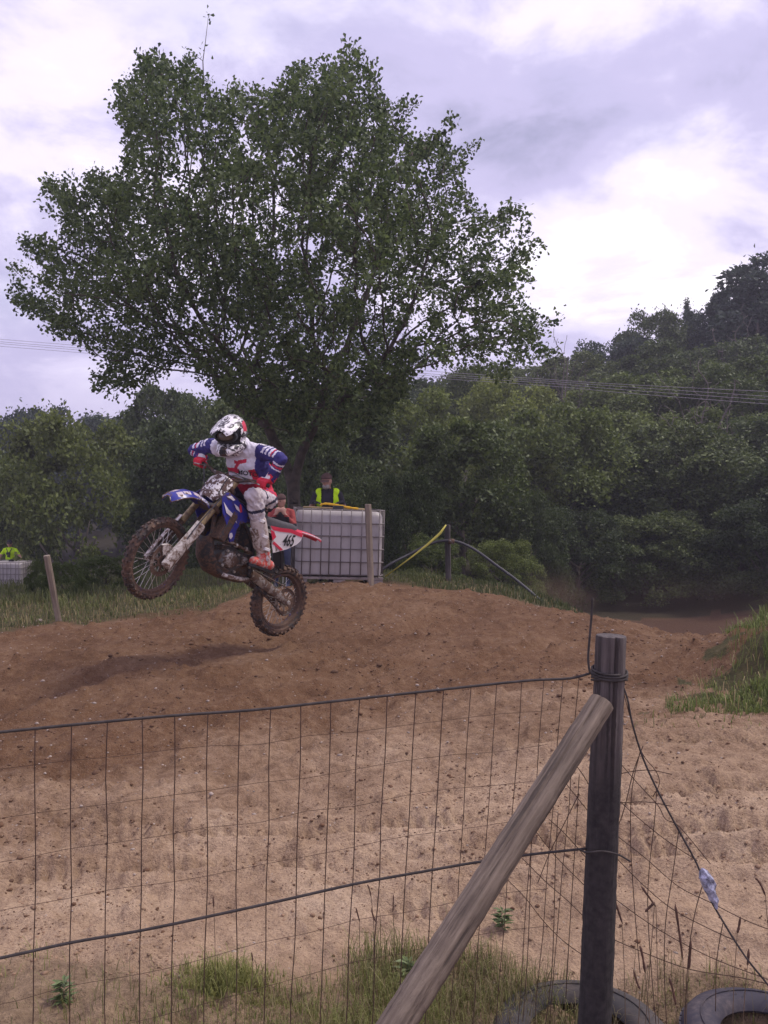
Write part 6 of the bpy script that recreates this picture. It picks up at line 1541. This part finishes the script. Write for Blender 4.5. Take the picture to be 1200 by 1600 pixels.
for h_, t_, b_, Y_ in [((574, 1382), (580, 1402), (584, 1580), 3.6), ((556, 1418), (562, 1440), (560, 1590), 3.55), ((580, 1418), (588, 1440), (590, 1590), 3.5), ((615, 1398), (614, 1425), (612, 1590), 3.6), ((393, 1488), (395, 1502), (390, 1590), 3.4), ((333, 1400), (334, 1418), (336, 1590), 3.45)]:
    stalk(h_, t_, b_, Y_, rw_.uniform(-1, 1), 'short dry grass stalk with a small dark head, left of the brace', 'dry stalks left of the brace', .0032)
def low_weed(px, py, label, s=1.0, seed=1):
    g = G(px, py); rs_ = np.random.default_rng(seed); root = empty('weed', (g.x, g.y, gz1(g.x, g.y)))
    n = 48; a = rs_.uniform(0, 6.28, n)
    lm = MB()
    for i in range(n):
        d = Vector((math.cos(a[i]), math.sin(a[i]), 0)); l = rs_.uniform(.03, .075) * s; w = l * .17; sd = Vector((-d.y, d.x, 0)); z0 = rs_.uniform(0, .10) * s; e = rs_.uniform(.1, .7)
        p0 = Vector((0, 0, z0)); p1 = p0 + d * l * .5 + Vector((0, 0, l * .5 * e)); p2 = p0 + d * l + Vector((0, 0, l * .45 * e)); lm.add([p0, p1 + sd * w, p2, p1 - sd * w, p1 + Vector((0, 0, -.006))], [(0, 1, 4), (1, 2, 4), (2, 3, 4), (3, 0, 4)])
    lm.build('leaves', M['weed_leaf'], root); MB().tube([(0, 0, -.01), (0, 0, .055 * s)], .002, 5).build('stem', M['dry_stem'], root)
    return tag(root, label, 'plant')
low_weed(100, 1580, 'low leafy weed at the lower left corner by the fence', .8, 2); low_weed(785, 1470, 'green leafy weed just left of the fence post', .8, 4)
low_weed(640, 1560, 'small weed beside the lower end of the brace', 1.0, 6)

# ------------------------------------------------------------------ stones and clods
def rocks(name, pts, size, rs, mat, label, flat=.65):
    n = len(pts); t = (1 + 5 ** .5) / 2
    ico = np.array([(-1, t, 0), (1, t, 0), (-1, -t, 0), (1, -t, 0), (0, -1, t), (0, 1, t), (0, -1, -t), (0, 1, -t), (t, 0, -1), (t, 0, 1), (-t, 0, -1), (-t, 0, 1)]); ico /= np.linalg.norm(ico[0])
    fi = np.array([(0, 11, 5), (0, 5, 1), (0, 1, 7), (0, 7, 10), (0, 10, 11), (1, 5, 9), (5, 11, 4), (11, 10, 2), (10, 7, 6), (7, 1, 8), (3, 9, 4), (3, 4, 2), (3, 2, 6), (3, 6, 8), (3, 8, 9), (4, 9, 5), (2, 4, 11), (6, 2, 10), (8, 6, 7), (9, 8, 1)])
    V = ico[None] * rs.uniform(.65, 1.25, (n, 12, 1)); a = rs.uniform(0, 6.28, n); c, s = np.cos(a)[:, None], np.sin(a)[:, None]
    x = V[..., 0] * rs.uniform(.8, 1.4, n)[:, None]; y = V[..., 1]; V = np.stack([x * c - y * s, x * s + y * c, V[..., 2] * flat], -1) * size[:, None, None] + pts[:, None]
    o = link(name, arr_mesh(name, V.reshape(-1, 3), (np.arange(n)[:, None, None] * 12 + fi[None]).reshape(-1, 3)), M[mat]); tag(o, label, 'stones', None, 'stuff'); return o
def dirt_pts(n, y0, y1, rs, want):
    y = rs.uniform(y0, y1, n) ; x = rs.uniform(-1, 1, n) * (y * .45 + .3); g, t, f, fa = masks(x, y); k = (rs.uniform(0, 1, n) < want(g, t, x, y)); x = x[k]; y = y[k]; return np.stack([x, y, gz(x, y)], 1)
rs = np.random.default_rng(12)
p = dirt_pts(16000, 4.2, 13.5, rs, lambda g, t, x, y: (1 - g) * t * np.clip(fbm(x * 1.2, y * 1.2, 3, 91) * 2.2 - .55, .1, 1)); rocks('track_clods', p, np.clip(rs.lognormal(-4.95, .5, len(p)), .003, .030), rs, 'clod', 'brown clods of earth over the track')
p = dirt_pts(4200, 4.5, 13.5, rs, lambda g, t, x, y: (1 - g) * t * .75); rocks('track_pebbles', p, np.clip(rs.lognormal(-5.15, .45, len(p)), .003, .020), rs, 'pebble', 'pale pebbles scattered over the track')
p = dirt_pts(22000, 3.5, 6.6, rs, lambda g, t, x, y: (1 - g) * (1 - t) * np.clip(fbm(x * 2, y * 2, 3, 93) * 2.4 - .8, .05, 1)); rocks('sand_clods', p, np.clip(rs.lognormal(-5.6, .5, len(p)), .002, .018), rs, 'sand_clod', 'sandy clods in the foreground')
p = dirt_pts(500, 3.5, 6.6, rs, lambda g, t, x, y: (1 - g) * (1 - t) * .5); rocks('sand_pebbles', p, np.clip(rs.lognormal(-5.3, .4, len(p)), .003, .012), rs, 'pebble', 'pale pebbles in the sandy foreground')
# dark clumps of earth thrown onto the sand
p = dirt_pts(170, 3.8, 6.3, rs, lambda g, t, x, y: (1 - g) * (1 - t) * .9); q = []
for a in p: q.append(a + rs.normal(size=(rs.integers(3, 16), 3)) * np.array([.07, .022, .006]))
q = np.vstack(q); q[:, 2] = gz(q[:, 0], q[:, 1]) + .003; rocks('dark_clods', q, np.clip(rs.lognormal(-5.6, .55, len(q)), .002, .014), rs, 'clod', 'dark crumbs of earth thrown onto the sand')
wp = G(62, 973); 
o = MB(); rr_ = random.Random(2); vs = []
o.ell((wp.x, wp.y, wp.z + .02), (.035, .03, .022), None, 9, 6); o.v = [(a + rr_.uniform(-.006, .006), b + rr_.uniform(-.006, .006), c + rr_.uniform(-.004, .004)) for a, b, c in o.v]
tag(o.build('white_stone', M['pebble'], None, False), 'pale stone lying beside the leaning stake', 'stone')

# ------------------------------------------------------------------ power lines far behind
PLc = [((-220, 512), (100, 538), (420, 562), (830, 591), (1000, 602), (1420, 622)), ((-220, 516), (100, 542), (420, 568), (830, 594), (1000, 606), (1420, 634)), ((-220, 519), (100, 545), (420, 571), (830, 597), (1000, 611), (1420, 640)), ((-220, 523), (100, 549), (420, 574), (830, 601), (1000, 616), (1420, 648))]
nm = ['topmost of the power lines crossing behind the oak', 'second power line from the top, behind the oak', 'third power line from the top, behind the oak', 'lowest of the power lines crossing behind the oak']
for pl, l_ in zip(PLc, nm):
    pts = [P(a, b, 38 - (a + 220) * .0065) for a, b in pl]
    tag(MB().tube(catmull(pts, 6), .007, 5).build('power_line', M['power_wire'], None, True), l_, 'power line')

# ------------------------------------------------------------------ air: a thin haze over the whole place, dust where the track dips
def volume_mat(name, colr, dens, noise=False):
    m = bpy.data.materials.new(name); m.use_nodes = True; nt = m.node_tree; nt.nodes.clear(); out = nt.nodes.new('ShaderNodeOutputMaterial'); v = nt.nodes.new('ShaderNodeVolumePrincipled')
    v.inputs['Color'].default_value = (*colr, 1); v.inputs['Density'].default_value = dens; v.inputs['Anisotropy'].default_value = .2; nt.links.new(v.outputs[0], out.inputs['Volume'])
    return m
hz = MB().box((0, 170, 8), (1600, 330, 26)).build('haze', volume_mat('haze_air', (.80, .78, .90), .0015), None); hz['kind'] = 'stuff'; hz['label'] = 'thin pale haze filling the air'

def dust(px, py, Y, r, dens, colr):
    """soft-edged puff: density falls off from its middle"""
    m = volume_mat('dust_air', colr, dens); N = m.node_tree.nodes; L = m.node_tree.links; v = [n for n in N if n.type == 'PRINCIPLED_VOLUME'][0]
    co = objco(N); ln = N.new('ShaderNodeVectorMath'); ln.operation = 'LENGTH'; L.new(co, ln.inputs[0])
    mr = N.new('ShaderNodeMapRange'); mr.interpolation_type = 'SMOOTHSTEP'; mr.inputs['From Min'].default_value = 1.0; mr.inputs['From Max'].default_value = .05; mr.inputs['To Min'].default_value = 0; mr.inputs['To Max'].default_value = dens; L.new(ln.outputs['Value'], mr.inputs['Value'])
    nz = nd_ramp(N, L, nd_noise(N, L, co, 2.2, 4), [(.3, 0.), (.7, 1.)]); mu = N.new('ShaderNodeMath'); mu.operation = 'MULTIPLY'; L.new(mr.outputs[0], mu.inputs[0]); L.new(nz, mu.inputs[1]); L.new(mu.outputs[0], v.inputs['Density'])
    o = MB().ell((0, 0, 0), 1.0, None, 20, 12).build('dust', m, None, True); o.location = P(px, py, Y); o.scale = r; o['kind'] = 'stuff'; return o
dust(868, 940, 15.5, (.85, 1.2, .75), .34, (.60, .40, .29))['label'] = 'puff of brown dust hanging behind the crest'
dust(1085, 955, 23, (4.2, 3.0, 1.5), .06, (.34, .22, .17))['label'] = 'brown dust over the dip in the track'  # dust colour darkened too, for the tree shade over the dip
